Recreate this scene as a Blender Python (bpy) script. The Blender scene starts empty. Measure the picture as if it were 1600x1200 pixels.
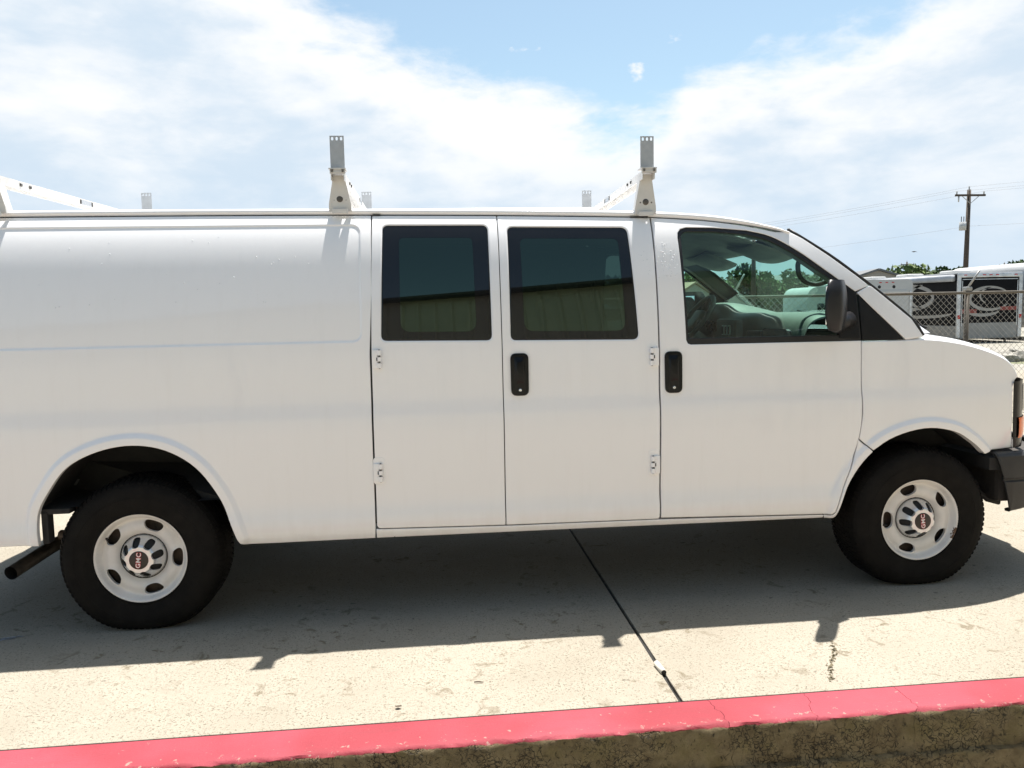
import bpy, bmesh, math, random
import numpy as np
from mathutils import Vector, Matrix
from mathutils.geometry import delaunay_2d_cdt

random.seed(7)
rng = np.random.default_rng(7)
R = math.radians
SC = bpy.context.scene
COL = SC.collection

# ------------------------------------------------------------------ camera
cam_d = bpy.data.cameras.new('camera')
cam = bpy.data.objects.new('camera', cam_d)
COL.objects.link(cam)
cr = Vector((0.9945894, -0.10181573, -0.02062735))
cu = Vector((0.02976916, 0.08910182, 0.99557755))
cf = Vector((0.09952752, 0.99080494, -0.09165069))
M = Matrix((cr, cu, -cf)).transposed().to_4x4()
M.translation = Vector((1.41408, -3.79872, 1.48941))
cam.matrix_world = M
cam_d.sensor_width = 36
cam_d.lens = 1231.6 / 1600 * 36
cam_d.clip_start = 0.05
cam_d.clip_end = 3000
SC.camera = cam

# ------------------------------------------------------------------ sun and sky
TO_SUN = Vector((0.152, 0.2625, 1.0)).normalized()
sun_d = bpy.data.lights.new('sun', 'SUN')
sun_d.energy = 5.0
sun_d.angle = R(0.53)
sun_d.color = (1.0, 0.955, 0.90)
sun = bpy.data.objects.new('sun', sun_d)
COL.objects.link(sun)
sun.rotation_euler = TO_SUN.to_track_quat('Z', 'Y').to_euler()
sun.location = (0, 0, 30)

SC.view_settings.view_transform = 'Standard'
SC.view_settings.look = 'None'
SC.view_settings.exposure = 1.18
SC.view_settings.gamma = 1.0
SC.render.engine = 'CYCLES'
SC.cycles.max_bounces = 10
SC.cycles.transparent_max_bounces = 24
SC.cycles.caustics_reflective = False
SC.cycles.caustics_refractive = False
SC.cycles.sample_clamp_indirect = 6
SC.cycles.use_denoising = True

world = bpy.data.worlds.new('World')
SC.world = world
world.use_nodes = True


class NT:
    """small helper round a node tree"""
    def __init__(s, nt):
        s.nt = nt

    def n(s, t, **kw):
        nd = s.nt.nodes.new(t)
        ins = kw.pop('ins', {})
        for k, v in kw.items():
            setattr(nd, k, v)
        for k, v in ins.items():
            s.put(nd.inputs[k], v)
        return nd

    def put(s, sock, v):
        if isinstance(v, bpy.types.NodeSocket):
            s.nt.links.new(v, sock)
        else:
            sock.default_value = v

    def m(s, op, a, b=None, c=None, clamp=False):
        nd = s.nt.nodes.new('ShaderNodeMath')
        nd.operation = op
        nd.use_clamp = clamp
        for i, v in enumerate((a, b, c)):
            if v is not None:
                s.put(nd.inputs[i], v)
        return nd.outputs[0]

    def vm(s, op, a, b):
        nd = s.nt.nodes.new('ShaderNodeVectorMath')
        nd.operation = op
        s.put(nd.inputs[0], a)
        s.put(nd.inputs[1], b)
        return nd.outputs[0]

    def noise(s, vec, scale, detail=4, rough=.55, dist=0.0):
        nd = s.nt.nodes.new('ShaderNodeTexNoise')
        if vec is not None:
            s.put(nd.inputs['Vector'], vec)
        nd.inputs['Scale'].default_value = scale
        nd.inputs['Detail'].default_value = detail
        nd.inputs['Roughness'].default_value = rough
        nd.inputs['Distortion'].default_value = dist
        return nd.outputs['Fac']

    def ramp(s, fac, stops, interp='LINEAR'):
        nd = s.nt.nodes.new('ShaderNodeValToRGB')
        cr_ = nd.color_ramp
        cr_.interpolation = interp
        while len(cr_.elements) < len(stops):
            cr_.elements.new(0.5)
        for e, (p, c) in zip(cr_.elements, stops):
            e.position = p
            e.color = tuple(c) + (1,) if len(c) == 3 else c
        s.put(nd.inputs[0], fac)
        return nd.outputs[0]

    def mix(s, fac, a, b, blend='MIX'):
        nd = s.nt.nodes.new('ShaderNodeMix')
        nd.data_type = 'RGBA'
        nd.blend_type = blend
        s.put(nd.inputs['Factor'], fac)
        s.put(nd.inputs['A'], a if isinstance(a, bpy.types.NodeSocket) else tuple(a) + (1,))
        s.put(nd.inputs['B'], b if isinstance(b, bpy.types.NodeSocket) else tuple(b) + (1,))
        return nd.outputs['Result']

    def smooth(s, v, a, b, lo=0.0, hi=1.0):
        nd = s.nt.nodes.new('ShaderNodeMapRange')
        nd.interpolation_type = 'SMOOTHSTEP'
        s.put(nd.inputs['Value'], v)
        nd.inputs['From Min'].default_value = a
        nd.inputs['From Max'].default_value = b
        nd.inputs['To Min'].default_value = lo
        nd.inputs['To Max'].default_value = hi
        return nd.outputs[0]


def build_world():
    nt = world.node_tree
    nt.nodes.clear()
    k = NT(nt)
    STR = 0.1
    sky = k.n('ShaderNodeTexSky', sky_type='NISHITA', sun_disc=False)
    sky.sun_elevation = math.asin(TO_SUN.z)
    sky.sun_rotation = math.atan2(TO_SUN.x, TO_SUN.y)
    sky.air_density = 1.0
    sky.dust_density = 1.6
    sky.ozone_density = 1.0
    tc = k.n('ShaderNodeTexCoord')
    d = tc.outputs['Generated']
    sep = k.n('ShaderNodeSeparateXYZ', ins={0: d})
    az = k.m('MULTIPLY', k.m('ARCTAN2', sep.outputs[0], sep.outputs[1]), 180 / math.pi)
    el = k.m('MULTIPLY', k.m('ARCSINE', sep.outputs[2]), 180 / math.pi)
    # upper limit of the cloud bank, in degrees of elevation, all round the compass
    stops = [(-180, 5), (-120, 6), (-70, 14), (-22, 27), (-10, 22.0), (-5, 19.2), (1.5, 17.6), (9.3, 14.2),
             (12.5, 12.4), (16.3, 12.7), (18.0, 15.7), (22, 16.6), (27, 17.2), (34, 18.8), (40, 22.0),
             (60, 24), (90, 12), (130, 6), (180, 5)]
    bank = k.ramp(k.m('MULTIPLY_ADD', az, 1 / 360, .5), [((a + 180) / 360, (b / 40,) * 3) for a, b in stops])
    bank = k.m('MULTIPLY', bank, 40.0)
    st = k.vm('MULTIPLY', d, (1.0, 1.0, 2.4))
    n1 = k.noise(st, 5.5, 9, .58, .35)
    n2 = k.noise(st, 17.0, 8, .6, .2)
    edge = k.m('ADD', k.m('SUBTRACT', bank, el), k.m('MULTIPLY', k.m('SUBTRACT', n1, .5), 9.0))
    edge = k.m('ADD', edge, k.m('MULTIPLY', k.m('SUBTRACT', n2, .5), 4.5))
    cover = k.smooth(edge, -1.0, 2.3)
    # scattered small clouds higher up
    n3 = k.noise(k.vm('MULTIPLY', d, (1.0, 1.0, 1.9)), 9.0, 9, .55, .1)
    puff = k.m('MULTIPLY', k.m('MULTIPLY', k.smooth(n3, .648, .72), k.smooth(el, 9, 17)), k.smooth(k.m('ABSOLUTE', az), 70, 110, 1.0, 0.0))
    cover = k.m('MAXIMUM', cover, puff)
    # cloud colour: white crests, thin blue-grey bellies
    n4 = k.noise(k.vm('MULTIPLY', d, (1.0, 1.0, 2.3)), 4.6, 8, .55, .25)
    n5 = k.noise(k.vm('MULTIPLY', d, (1.0, 1.0, 2.6)), 14.0, 7, .55, .15)
    thick = k.m('ADD', k.m('MULTIPLY', n4, .65), k.m('MULTIPLY', n5, .35))
    crest = k.smooth(edge, .5, 6.0, .17, 0.0)
    belly = k.smooth(k.m('ADD', thick, crest), .36, .66)
    g = 1 / STR
    ccol = k.mix(belly, tuple(g * c for c in (.305, .358, .412)), tuple(g * c for c in (.45, .456, .462)))
    hz = k.smooth(el, 1.0, 12.0, .72, 0.0)
    ccol = k.mix(hz, ccol, tuple(g * c for c in (.262, .332, .405)))
    blue = k.mix(1.0, sky.outputs[0], (1.10, 1.15, 1.02), 'MULTIPLY')
    hs = k.n('ShaderNodeHueSaturation', ins={'Color': blue})
    hs.inputs['Saturation'].default_value = 1.0
    hs.inputs['Value'].default_value = .74
    blue = hs.outputs[0]
    col = k.mix(k.m('MULTIPLY', cover, .985), blue, ccol)
    bg = k.n('ShaderNodeBackground', ins={'Color': col})
    bg.inputs['Strength'].default_value = STR
    out = k.n('ShaderNodeOutputWorld', ins={'Surface': bg.outputs[0]})


build_world()

# ------------------------------------------------------------------ materials
MATS = {}


def pmat(name, color, rough=.5, metal=0.0, coat=0.0, spec=.5, vary=0.0, vscale=8.0, bump=0.0, bscale=60.0, coat_rough=.03, ior=1.5):
    """principled material with procedural variation"""
    if name in MATS:
        return MATS[name]
    mt = bpy.data.materials.new(name)
    mt.use_nodes = True
    k = NT(mt.node_tree)
    b = mt.node_tree.nodes['Principled BSDF']
    b.inputs['Roughness'].default_value = rough
    b.inputs['Metallic'].default_value = metal
    b.inputs['Coat Weight'].default_value = coat
    b.inputs['Coat Roughness'].default_value = coat_rough
    b.inputs['Specular IOR Level'].default_value = spec
    b.inputs['IOR'].default_value = ior
    tc = k.n('ShaderNodeTexCoord')
    f = k.noise(tc.outputs['Object'], vscale, 6, .6)
    lo = tuple(c * (1 - vary) for c in color)
    hi = tuple(min(1, c * (1 + vary)) for c in color)
    k.put(b.inputs['Base Color'], k.ramp(f, [(.3, lo), (.7, hi)]))
    if bump:
        nb = k.noise(tc.outputs['Object'], bscale, 5, .6)
        bp = k.n('ShaderNodeBump', ins={'Height': nb, 'Strength': bump, 'Distance': .01})
        k.put(b.inputs['Normal'], bp.outputs[0])
    MATS[name] = mt
    return mt


def glassmat(name, tint, ior, rough=0.0, refl=(1, 1, 1)):
    mt = bpy.data.materials.new(name)
    mt.use_nodes = True
    nt = mt.node_tree
    nt.nodes.clear()
    k = NT(nt)
    tr = k.n('ShaderNodeBsdfTransparent', ins={'Color': tuple(tint) + (1,)})
    gl = k.n('ShaderNodeBsdfGlossy', ins={'Roughness': rough, 'Color': tuple(refl) + (1,)})
    ge = k.n('ShaderNodeNewGeometry')
    io = k.m('ADD', k.m('MULTIPLY', ge.outputs['Backfacing'], 1 / ior - ior), ior)
    fr = k.n('ShaderNodeFresnel', ins={'IOR': io})
    mx = k.n('ShaderNodeMixShader', ins={0: fr.outputs[0], 1: tr.outputs[0], 2: gl.outputs[0]})
    k.n('ShaderNodeOutputMaterial', ins={'Surface': mx.outputs[0]})
    MATS[name] = mt
    return mt


def paint_material():
    mt = bpy.data.materials.new('white_paint')
    mt.use_nodes = True
    k = NT(mt.node_tree)
    b = mt.node_tree.nodes['Principled BSDF']
    tc = k.n('ShaderNodeTexCoord')
    o = tc.outputs['Object']
    f1 = k.noise(o, 1.6, 6, .6)
    f2 = k.noise(k.vm('MULTIPLY', o, (1, 1, .25)), 14, 6, .65)
    sep = k.n('ShaderNodeSeparateXYZ', ins={0: o})
    # road film that thickens towards the sills
    low = k.m('MULTIPLY', k.smooth(sep.outputs[2], .38, .62, 1.0, 0.0), k.smooth(f2, .3, .7))
    c = k.mix(f1, (.842, .836, .838), (.878, .872, .874))
    c = k.mix(k.m('MULTIPLY', low, .14), c, (.52, .46, .37))
    runs = k.smooth(k.noise(k.vm('MULTIPLY', o, (1, 1, .07)), 26, 5, .6), .5, .75)
    c = k.mix(k.m('MULTIPLY', runs, .05), c, (.55, .52, .47))
    dust = k.smooth(k.noise(o, 190, 3, .7), .6, .72)
    c = k.mix(k.m('MULTIPLY', dust, k.smooth(f1, .4, .7, .0, .16)), c, (.45, .41, .35))
    k.put(b.inputs['Base Color'], c)
    b.inputs['Roughness'].default_value = .42
    b.inputs['Coat Weight'].default_value = 1.0
    k.put(b.inputs['Coat Roughness'], k.smooth(f2, .3, .8, .03, .09))
    bp = k.n('ShaderNodeBump', ins={'Height': k.noise(o, 2.6, 2, .4), 'Strength': .22, 'Distance': .02})
    k.put(b.inputs['Coat Normal'], bp.outputs[0])
    MATS['paint'] = mt


def concrete_material():
    mt = bpy.data.materials.new('concrete')
    mt.use_nodes = True
    k = NT(mt.node_tree)
    b = mt.node_tree.nodes['Principled BSDF']
    tc = k.n('ShaderNodeTexCoord')
    o = tc.outputs['Object']
    big = k.noise(o, .9, 5, .6)
    mid = k.noise(o, 7, 7, .65, .3)
    fine = k.noise(o, 95, 4, .7)
    grit = k.noise(o, 210, 2, .6)
    brush = k.noise(k.vm('MULTIPLY', o, (14, 1.2, 1)), 9, 4, .6)
    c = k.mix(k.smooth(big, .3, .7), (.246, .220, .175), (.298, .270, .221))
    c = k.mix(k.m('MULTIPLY', k.smooth(mid, .35, .75), .45), c, (.325, .296, .240))
    c = k.mix(k.m('MULTIPLY', k.smooth(brush, .4, .8), .2), c, (.21, .182, .132))
    # dark pits and specks
    speck = k.noise(o, 62, 3, .75)
    pit = k.m('MAXIMUM', k.m('MULTIPLY', k.smooth(fine, .555, .63), k.smooth(mid, .32, .58)), k.m('MULTIPLY', k.smooth(speck, .60, .66), .9))
    c = k.mix(k.m('MULTIPLY', pit, .72), c, (.065, .052, .030))
    c = k.mix(k.m('MULTIPLY', k.smooth(grit, .56, .68), .5), c, (.10, .085, .055))
    # blotchy stains, some oil under the van
    st = k.noise(o, 11, 5, .6, .8)
    sel = k.noise(o, 1.7, 3, .5)
    stain = k.m('MULTIPLY', k.smooth(st, .56, .66), k.smooth(sel, .45, .62))
    c = k.mix(k.m('MULTIPLY', stain, .6), c, (.095, .072, .036))
    spots = k.smooth(k.noise(k.vm('MULTIPLY', o, (1, 1.6, 1)), 17, 3, .5, .2), .68, .73)
    c = k.mix(k.m('MULTIPLY', spots, .6), c, (.05, .043, .03))
    k.put(b.inputs['Base Color'], c)
    b.inputs['Roughness'].default_value = .9
    b.inputs['Specular IOR Level'].default_value = .25
    h = k.m('ADD', k.m('MULTIPLY', fine, .6), k.m('MULTIPLY', mid, .5))
    h = k.m('SUBTRACT', h, k.m('MULTIPLY', pit, .5))
    bp = k.n('ShaderNodeBump', ins={'Height': h, 'Strength': .5, 'Distance': .006})
    k.put(b.inputs['Normal'], bp.outputs[0])
    MATS['concrete'] = mt


def kerb_material():
    mt = bpy.data.materials.new('red_kerb')
    mt.use_nodes = True
    k = NT(mt.node_tree)
    b = mt.node_tree.nodes['Principled BSDF']
    tc = k.n('ShaderNodeTexCoord')
    o = tc.outputs['Object']
    sep = k.n('ShaderNodeSeparateXYZ', ins={0: o})
    z = sep.outputs[2]
    n = k.noise(o, 18, 6, .65, .2)
    fine = k.noise(o, 120, 4, .7)
    red = k.mix(k.noise(o, 3, 5, .6), (.24, .032, .047), (.33, .058, .078))
    red = k.mix(k.m('MULTIPLY', k.smooth(k.noise(o, 1.1, 3), .42, .62), .55), red, (.195, .017, .022))
    red = k.mix(k.m('MULTIPLY', k.smooth(fine, .6, .75), .3), red, (.13, .014, .018))
    scuff = k.smooth(k.noise(k.vm('MULTIPLY', o, (2.2, 9, 9)), 6, 6, .7, .4), .68, .73)
    red = k.mix(k.m('MULTIPLY', scuff, .6), red, (.38, .20, .19))
    chip = k.smooth(k.m('ADD', k.noise(o, 30, 6, .7, .3), k.smooth(k.m('ABSOLUTE', k.m('ADD', sep.outputs[1], 1.16)), .0, .05, .07, 0.0)), .655, .69)
    red = k.mix(k.m('MULTIPLY', chip, .7), red, (.30, .22, .18))
    grimeb = k.smooth(k.noise(k.vm('MULTIPLY', o, (1, 5, 5)), 3.5, 6, .7), .5, .7)
    red = k.mix(k.m('MULTIPLY', grimeb, .28), red, (.16, .035, .04))
    # bare, weathered face: brown film, black crumbled network
    vo = k.n('ShaderNodeTexVoronoi', feature='DISTANCE_TO_EDGE')
    wob = k.vm('ADD', o, k.vm('MULTIPLY', k.n('ShaderNodeTexNoise', ins={'Vector': o, 'Scale': 25.0}).outputs['Color'], (.075, .075, .075)))
    k.put(vo.inputs['Vector'], wob)
    vo.inputs['Scale'].default_value = 46
    crack = k.m('MULTIPLY', k.smooth(k.m('ADD', vo.outputs['Distance'], k.m('MULTIPLY', k.noise(o, 60, 5, .7), .22)), .10, .20, 1, 0), k.smooth(k.noise(o, 4.5, 6, .7, .5), .44, .55))
    crack = k.m('MAXIMUM', crack, k.smooth(k.noise(o, 38, 6, .75, .6), .60, .68))
    face = k.mix(k.smooth(n, .3, .7), (.095, .068, .034), (.175, .135, .075))
    face = k.mix(k.m('MULTIPLY', k.smooth(k.noise(o, 6, 5, .6), .5, .7), .5), face, (.13, .105, .04))
    face = k.mix(k.m('MULTIPLY', crack, .9), face, (.018, .015, .01))
    lim = k.m('ADD', z, k.m('MULTIPLY', k.m('SUBTRACT', n, .5), .018))
    c = k.mix(k.smooth(lim, -.013, -.009), face, red)
    k.put(b.inputs['Base Color'], c)
    b.inputs['Roughness'].default_value = .72
    b.inputs['Specular IOR Level'].default_value = .3
    h = k.m('SUBTRACT', k.m('MULTIPLY', n, .5), k.m('MULTIPLY', crack, k.smooth(lim, -.013, -.009, 1, 0)))
    h = k.m('ADD', h, k.m('MULTIPLY', fine, .25))
    bp = k.n('ShaderNodeBump', ins={'Height': h, 'Strength': .75, 'Distance': .008})
    k.put(b.inputs['Normal'], bp.outputs[0])
    MATS['kerb'] = mt


def gravel_material():
    mt = bpy.data.materials.new('gravel')
    mt.use_nodes = True
    k = NT(mt.node_tree)
    b = mt.node_tree.nodes['Principled BSDF']
    tc = k.n('ShaderNodeTexCoord')
    o = tc.outputs['Object']
    vo = k.n('ShaderNodeTexVoronoi', ins={'Vector': o, 'Scale': 9.0})
    c = k.ramp(k.noise(vo.outputs['Color'], 3, 2), [(.3, (.17, .158, .13)), (.7, (.31, .295, .255))])
    grass = k.smooth(k.noise(o, .35, 5, .65), .52, .66)
    c = k.mix(k.m('MULTIPLY', grass, .75), c, (.11, .125, .05))
    k.put(b.inputs['Base Color'], c)
    b.inputs['Roughness'].default_value = .95
    bp = k.n('ShaderNodeBump', ins={'Height': vo.outputs['Distance'], 'Strength': .8, 'Distance': .05})
    k.put(b.inputs['Normal'], bp.outputs[0])
    MATS['gravel'] = mt


def leaf_material(name, a, b_):
    mt = bpy.data.materials.new(name)
    mt.use_nodes = True
    k = NT(mt.node_tree)
    b = mt.node_tree.nodes['Principled BSDF']
    tc = k.n('ShaderNodeTexCoord')
    gi = k.n('ShaderNodeNewGeometry')
    f = k.m('ADD', k.m('MULTIPLY', k.noise(tc.outputs['Object'], .9, 4), .6), k.m('MULTIPLY', gi.outputs['Random Per Island'], .4))
    k.put(b.inputs['Base Color'], k.ramp(f, [(.25, a), (.75, b_)]))
    b.inputs['Roughness'].default_value = .7
    b.inputs['Specular IOR Level'].default_value = .25
    MATS[name] = mt


paint_material(); concrete_material(); kerb_material(); gravel_material()
leaf_material('leaf_dark', (.022, .045, .014), (.075, .12, .035))
leaf_material('leaf_light', (.05, .085, .022), (.13, .175, .055))
glassmat('glass_green', (.66, .88, .80), 1.5)
glassmat('glass_tint', (.045, .062, .052), 1.88, refl=(.72, .95, .74))
glassmat('glass_car', (.12, .14, .14), 1.6)
pmat('frit', (.006, .006, .006), .03, spec=.5, vary=.2, ior=1.52)
pmat('black_plastic', (.008, .008, .0085), .45, spec=.25, vary=.25, bump=.15, bscale=300)
pmat('mirror_plastic', (.012, .012, .0135), .36, spec=.35, vary=.2, bump=.15, bscale=350)
pmat('gloss_black', (.004, .004, .004), .2, vary=.2, spec=.25)
pmat('bumper_plastic', (.033, .032, .031), .5, spec=.35, vary=.2, bump=.2, bscale=250)
pmat('seal_rubber', (.008, .008, .008), .5, vary=.2)
pmat('tyre_rubber', (.0075, .0066, .0056), .75, vary=.4, vscale=14, bump=.2, bscale=140, spec=.15)
pmat('liner', (.018, .017, .016), .85, vary=.4, bump=.3, bscale=30)
pmat('underbody', (.035, .03, .026), .8, vary=.4, vscale=6, bump=.3, bscale=50)
pmat('rust_steel', (.07, .05, .038), .65, metal=.3, vary=.5, vscale=20, bump=.3)
pmat('pipe_steel', (.11, .095, .08), .5, metal=.6, vary=.4, vscale=20, bump=.2)
pmat('rim_paint', (.70, .675, .645), .38, vary=.09, vscale=9, coat=.25, coat_rough=.15)
pmat('rust_patch', (.13, .075, .045), .85, vary=.4, vscale=60)
pmat('cap_silver', (.72, .72, .72), .24, metal=.6, vary=.06)
pmat('cap_dark', (.018, .012, .01), .35, vary=.2)
pmat('letter_red', (.50, .02, .025), .4, vary=.1)
pmat('letter_white', (.85, .82, .80), .4, vary=.05)
pmat('slot_dark', (.006, .006, .006), .7, vary=.2)
pmat('chrome', (.7, .7, .7), .15, metal=1.0, vary=.05)
pmat('rack_white', (.62, .61, .585), .45, vary=.08, vscale=12, bump=.1)
pmat('rack_shaded', (.44, .455, .47), .42, metal=.35, vary=.08, vscale=25)  # white-painted uprights with their shade put into a grey colour
pmat('bolt_steel', (.14, .13, .12), .45, metal=.8, vary=.3)
pmat('label_grey', (.40, .42, .44), .3, metal=.2, vary=.2, vscale=90)
pmat('interior_grey', (.17, .17, .155), .75, vary=.12, bump=.15, bscale=250)
pmat('interior_dark', (.05, .05, .047), .7, vary=.2, bump=.15, bscale=250)
pmat('dash_top', (.13, .13, .115), .55, vary=.1, bump=.1, bscale=300)
pmat('headliner', (.30, .295, .26), .9, vary=.1, bump=.2, bscale=200)
pmat('cargo_dark', (.10, .10, .095), .8, vary=.2)
pmat('orange_lens', (.85, .16, .02), .12, vary=.1)
pmat('red_lens', (.45, .012, .012), .12, vary=.1)
pmat('clear_lens', (.55, .56, .57), .08, vary=.1, metal=.5)
pmat('mirror_glass', (.85, .87, .88), .02, metal=1.0, vary=.01)
pmat('water', (.75, .76, .78), .03, vary=.02, spec=.8)
pmat('joint_black', (.012, .011, .009), .85, vary=.4, vscale=60, bump=.6, bscale=90)
pmat('foam_rod', (.62, .57, .48), .7, vary=.1)
pmat('rod_hole', (.02, .017, .013), .8, vary=.2)
pmat('asphalt', (.055, .052, .047), .92, vary=.35, vscale=90, bump=.5, bscale=160)
pmat('drive_surface', (.24, .22, .18), .92, vary=.3, vscale=30, bump=.4, bscale=120)
pmat('footing', (.15, .115, .06), .85, vary=.45, vscale=14, bump=.6, bscale=40)
pmat('steel_wall', (.66, .64, .53), .45, vary=.07, vscale=.8)
pmat('roof_dark', (.045, .05, .045), .5, vary=.2)
pmat('galvanised', (.34, .34, .33), .45, metal=.5, vary=.15, vscale=20)
pmat('dark_post', (.10, .085, .065), .6, metal=.2, vary=.3, vscale=12)
pmat('trailer_white', (.45, .45, .44), .35, vary=.05, vscale=2)
pmat('trailer_black', (.006, .006, .007), .6, vary=.3, vscale=3, spec=.1)
pmat('trailer_silver', (.55, .56, .57), .3, metal=.6, vary=.25, vscale=5)
pmat('decal_silver', (.30, .285, .26), .4, vary=.1)
pmat('decal_red', (.22, .035, .025), .4, vary=.15)
pmat('awning_grey', (.42, .44, .47), .6, vary=.1, vscale=3)
pmat('wood_pole', (.075, .055, .04), .85, vary=.35, vscale=12, bump=.4)
pmat('cable', (.20, .20, .21), .6, vary=.1)
pmat('porcelain', (.45, .45, .44), .3, vary=.1)
pmat('shingle', (.13, .135, .14), .85, vary=.25, vscale=6)
pmat('siding', (.30, .28, .25), .7, vary=.1)
pmat('brown_roof', (.24, .17, .11), .8, vary=.2)
pmat('bark', (.09, .07, .05), .9, vary=.3, bump=.5, bscale=12)
pmat('rock', (.27, .255, .22), .9, vary=.3, vscale=9, bump=.5, bscale=30)
pmat('car_white', (.76, .76, .76), .3, coat=.8, vary=.03)
pmat('car_grey', (.25, .26, .27), .3, coat=.8, vary=.03)
pmat('bird_black', (.02, .02, .02), .7, vary=.2)
pmat('chalk_mark', (.36, .38, .42), .85, vary=.4, vscale=60)
pmat('panel_grey', (.27, .265, .25), .5, vary=.15, vscale=3)
pmat('drip_brown', (.115, .095, .055), .9, vary=.3, vscale=60)
P = MATS


# ------------------------------------------------------------------ mesh helpers
class MB:
    """collects shapes; build() links them as ONE mesh object"""
    def __init__(s):
        s.v = []
        s.f = []

    def add(s, verts, faces):
        o = len(s.v)
        s.v.extend([tuple(p) for p in verts])
        s.f.extend([tuple(i + o for i in fc) for fc in faces])
        return s

    def box(s, c, d, rot=None, bev=0.0):
        hx, hy, hz = d[0] / 2, d[1] / 2, d[2] / 2
        if bev > 0:
            bm = bmesh.new()
            bmesh.ops.create_cube(bm, size=1)
            for v in bm.verts:
                v.co = Vector((v.co.x * d[0], v.co.y * d[1], v.co.z * d[2]))
            bmesh.ops.bevel(bm, geom=bm.edges[:], offset=bev, segments=2, affect='EDGES', profile=.6)
            vs = [v.co.copy() for v in bm.verts]
            bm.verts.index_update()
            fs = [tuple(v.index for v in f.verts) for f in bm.faces]
            bm.free()
        else:
            vs = [Vector((x, y, z)) for x in (-hx, hx) for y in (-hy, hy) for z in (-hz, hz)]
            fs = [(0, 1, 3, 2), (4, 6, 7, 5), (0, 4, 5, 1), (2, 3, 7, 6), (0, 2, 6, 4), (1, 5, 7, 3)]
        if rot is not None:
            vs = [rot @ v for v in vs]
        c = Vector(c)
        return s.add([v + c for v in vs], fs)

    def tube(s, pts, r, n=10, cap=True):
        pts = [Vector(p) for p in pts]
        rs = r if isinstance(r, (list, tuple)) else [r] * len(pts)
        vs, fs = [], []
        up = Vector((0, 0, 1))
        t0 = (pts[1] - pts[0]).normalized()
        a = up.cross(t0)
        if a.length < 1e-3:
            a = Vector((1, 0, 0)).cross(t0)
        a.normalize()
        for i, p in enumerate(pts):
            t = (pts[min(i + 1, len(pts) - 1)] - pts[max(i - 1, 0)]).normalized()
            a = (a - t * a.dot(t)).normalized()
            b = t.cross(a)
            for j in range(n):
                q = 2 * math.pi * j / n
                vs.append(p + (a * math.cos(q) + b * math.sin(q)) * rs[i])
        for i in range(len(pts) - 1):
            for j in range(n):
                fs.append((i * n + j, i * n + (j + 1) % n, (i + 1) * n + (j + 1) % n, (i + 1) * n + j))
        if cap:
            fs.append(tuple(range(n - 1, -1, -1)))
            fs.append(tuple((len(pts) - 1) * n + j for j in range(n)))
        return s.add(vs, fs)

    def lathe(s, prof, n=64, c=(0, 0, 0)):
        """profile of (radius, outward); axis points to -y"""
        vs, fs = [], []
        for (r_, o_) in prof:
            for j in range(n):
                q = 2 * math.pi * j / n
                vs.append((c[0] + r_ * math.cos(q), c[1] - o_, c[2] + r_ * math.sin(q)))
        for i in range(len(prof) - 1):
            for j in range(n):
                fs.append((i * n + j, i * n + (j + 1) % n, (i + 1) * n + (j + 1) % n, (i + 1) * n + j))
        return s.add(vs, fs)

    def prism(s, poly, axis, a, b):
        """poly of 2-D points extruded from a to b along axis (0,1,2)"""
        n = len(poly)

        def mk(p, t):
            l = list(p)
            l.insert(axis, t)
            return tuple(l)
        vs = [mk(p, a) for p in poly] + [mk(p, b) for p in poly]
        fs = [tuple(range(n)), tuple(range(2 * n - 1, n - 1, -1))]
        fs += [(i, n + i, n + (i + 1) % n, (i + 1) % n) for i in range(n)]
        return s.add(vs, fs)

    def grid(s, fn, us, vs_):
        nu, nv = len(us), len(vs_)
        pts = [fn(u, v) for u in us for v in vs_]
        fs = [(i * nv + j, (i + 1) * nv + j, (i + 1) * nv + j + 1, i * nv + j + 1) for i in range(nu - 1) for j in range(nv - 1)]
        return s.add(pts, fs)

    def build(s, name, mat, parent=None, smooth=False, angle=None, fix=True, props=None):
        me = bpy.data.meshes.new(name)
        me.from_pydata([tuple(v) for v in s.v], [], s.f)
        if fix:
            bm = bmesh.new()
            bm.from_mesh(me)
            bmesh.ops.recalc_face_normals(bm, faces=bm.faces[:])
            bm.to_mesh(me)
            bm.free()
        me.materials.append(P[mat] if isinstance(mat, str) else mat)
        if smooth or angle:
            me.polygons.foreach_set('use_smooth', [True] * len(me.polygons))
            if angle:
                try:
                    me.set_sharp_from_angle(angle=R(angle))
                except Exception:
                    pass
        ob = bpy.data.objects.new(name, me)
        COL.objects.link(ob)
        if parent is not None:
            ob.parent = parent
        if props:
            for kk, vv in props.items():
                ob[kk] = vv
        return ob


def tag(o, label=None, cat=None, group=None, kind=None):
    if label:
        o['label'] = label
    if cat:
        o['category'] = cat
    if group:
        o['group'] = group
    if kind:
        o['kind'] = kind
    return o


def empty(name, loc=(0, 0, 0), rz=0.0, parent=None):
    o = bpy.data.objects.new(name, None)
    COL.objects.link(o)
    o.location = loc
    o.rotation_euler = (0, 0, rz)
    o.empty_display_size = .2
    if parent is not None:
        o.parent = parent
    return o


def copy_tree(o, parent=None):
    c = o.copy()
    COL.objects.link(c)
    c.parent = parent
    for ch in list(o.children):
        copy_tree(ch, c)
    return c


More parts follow.
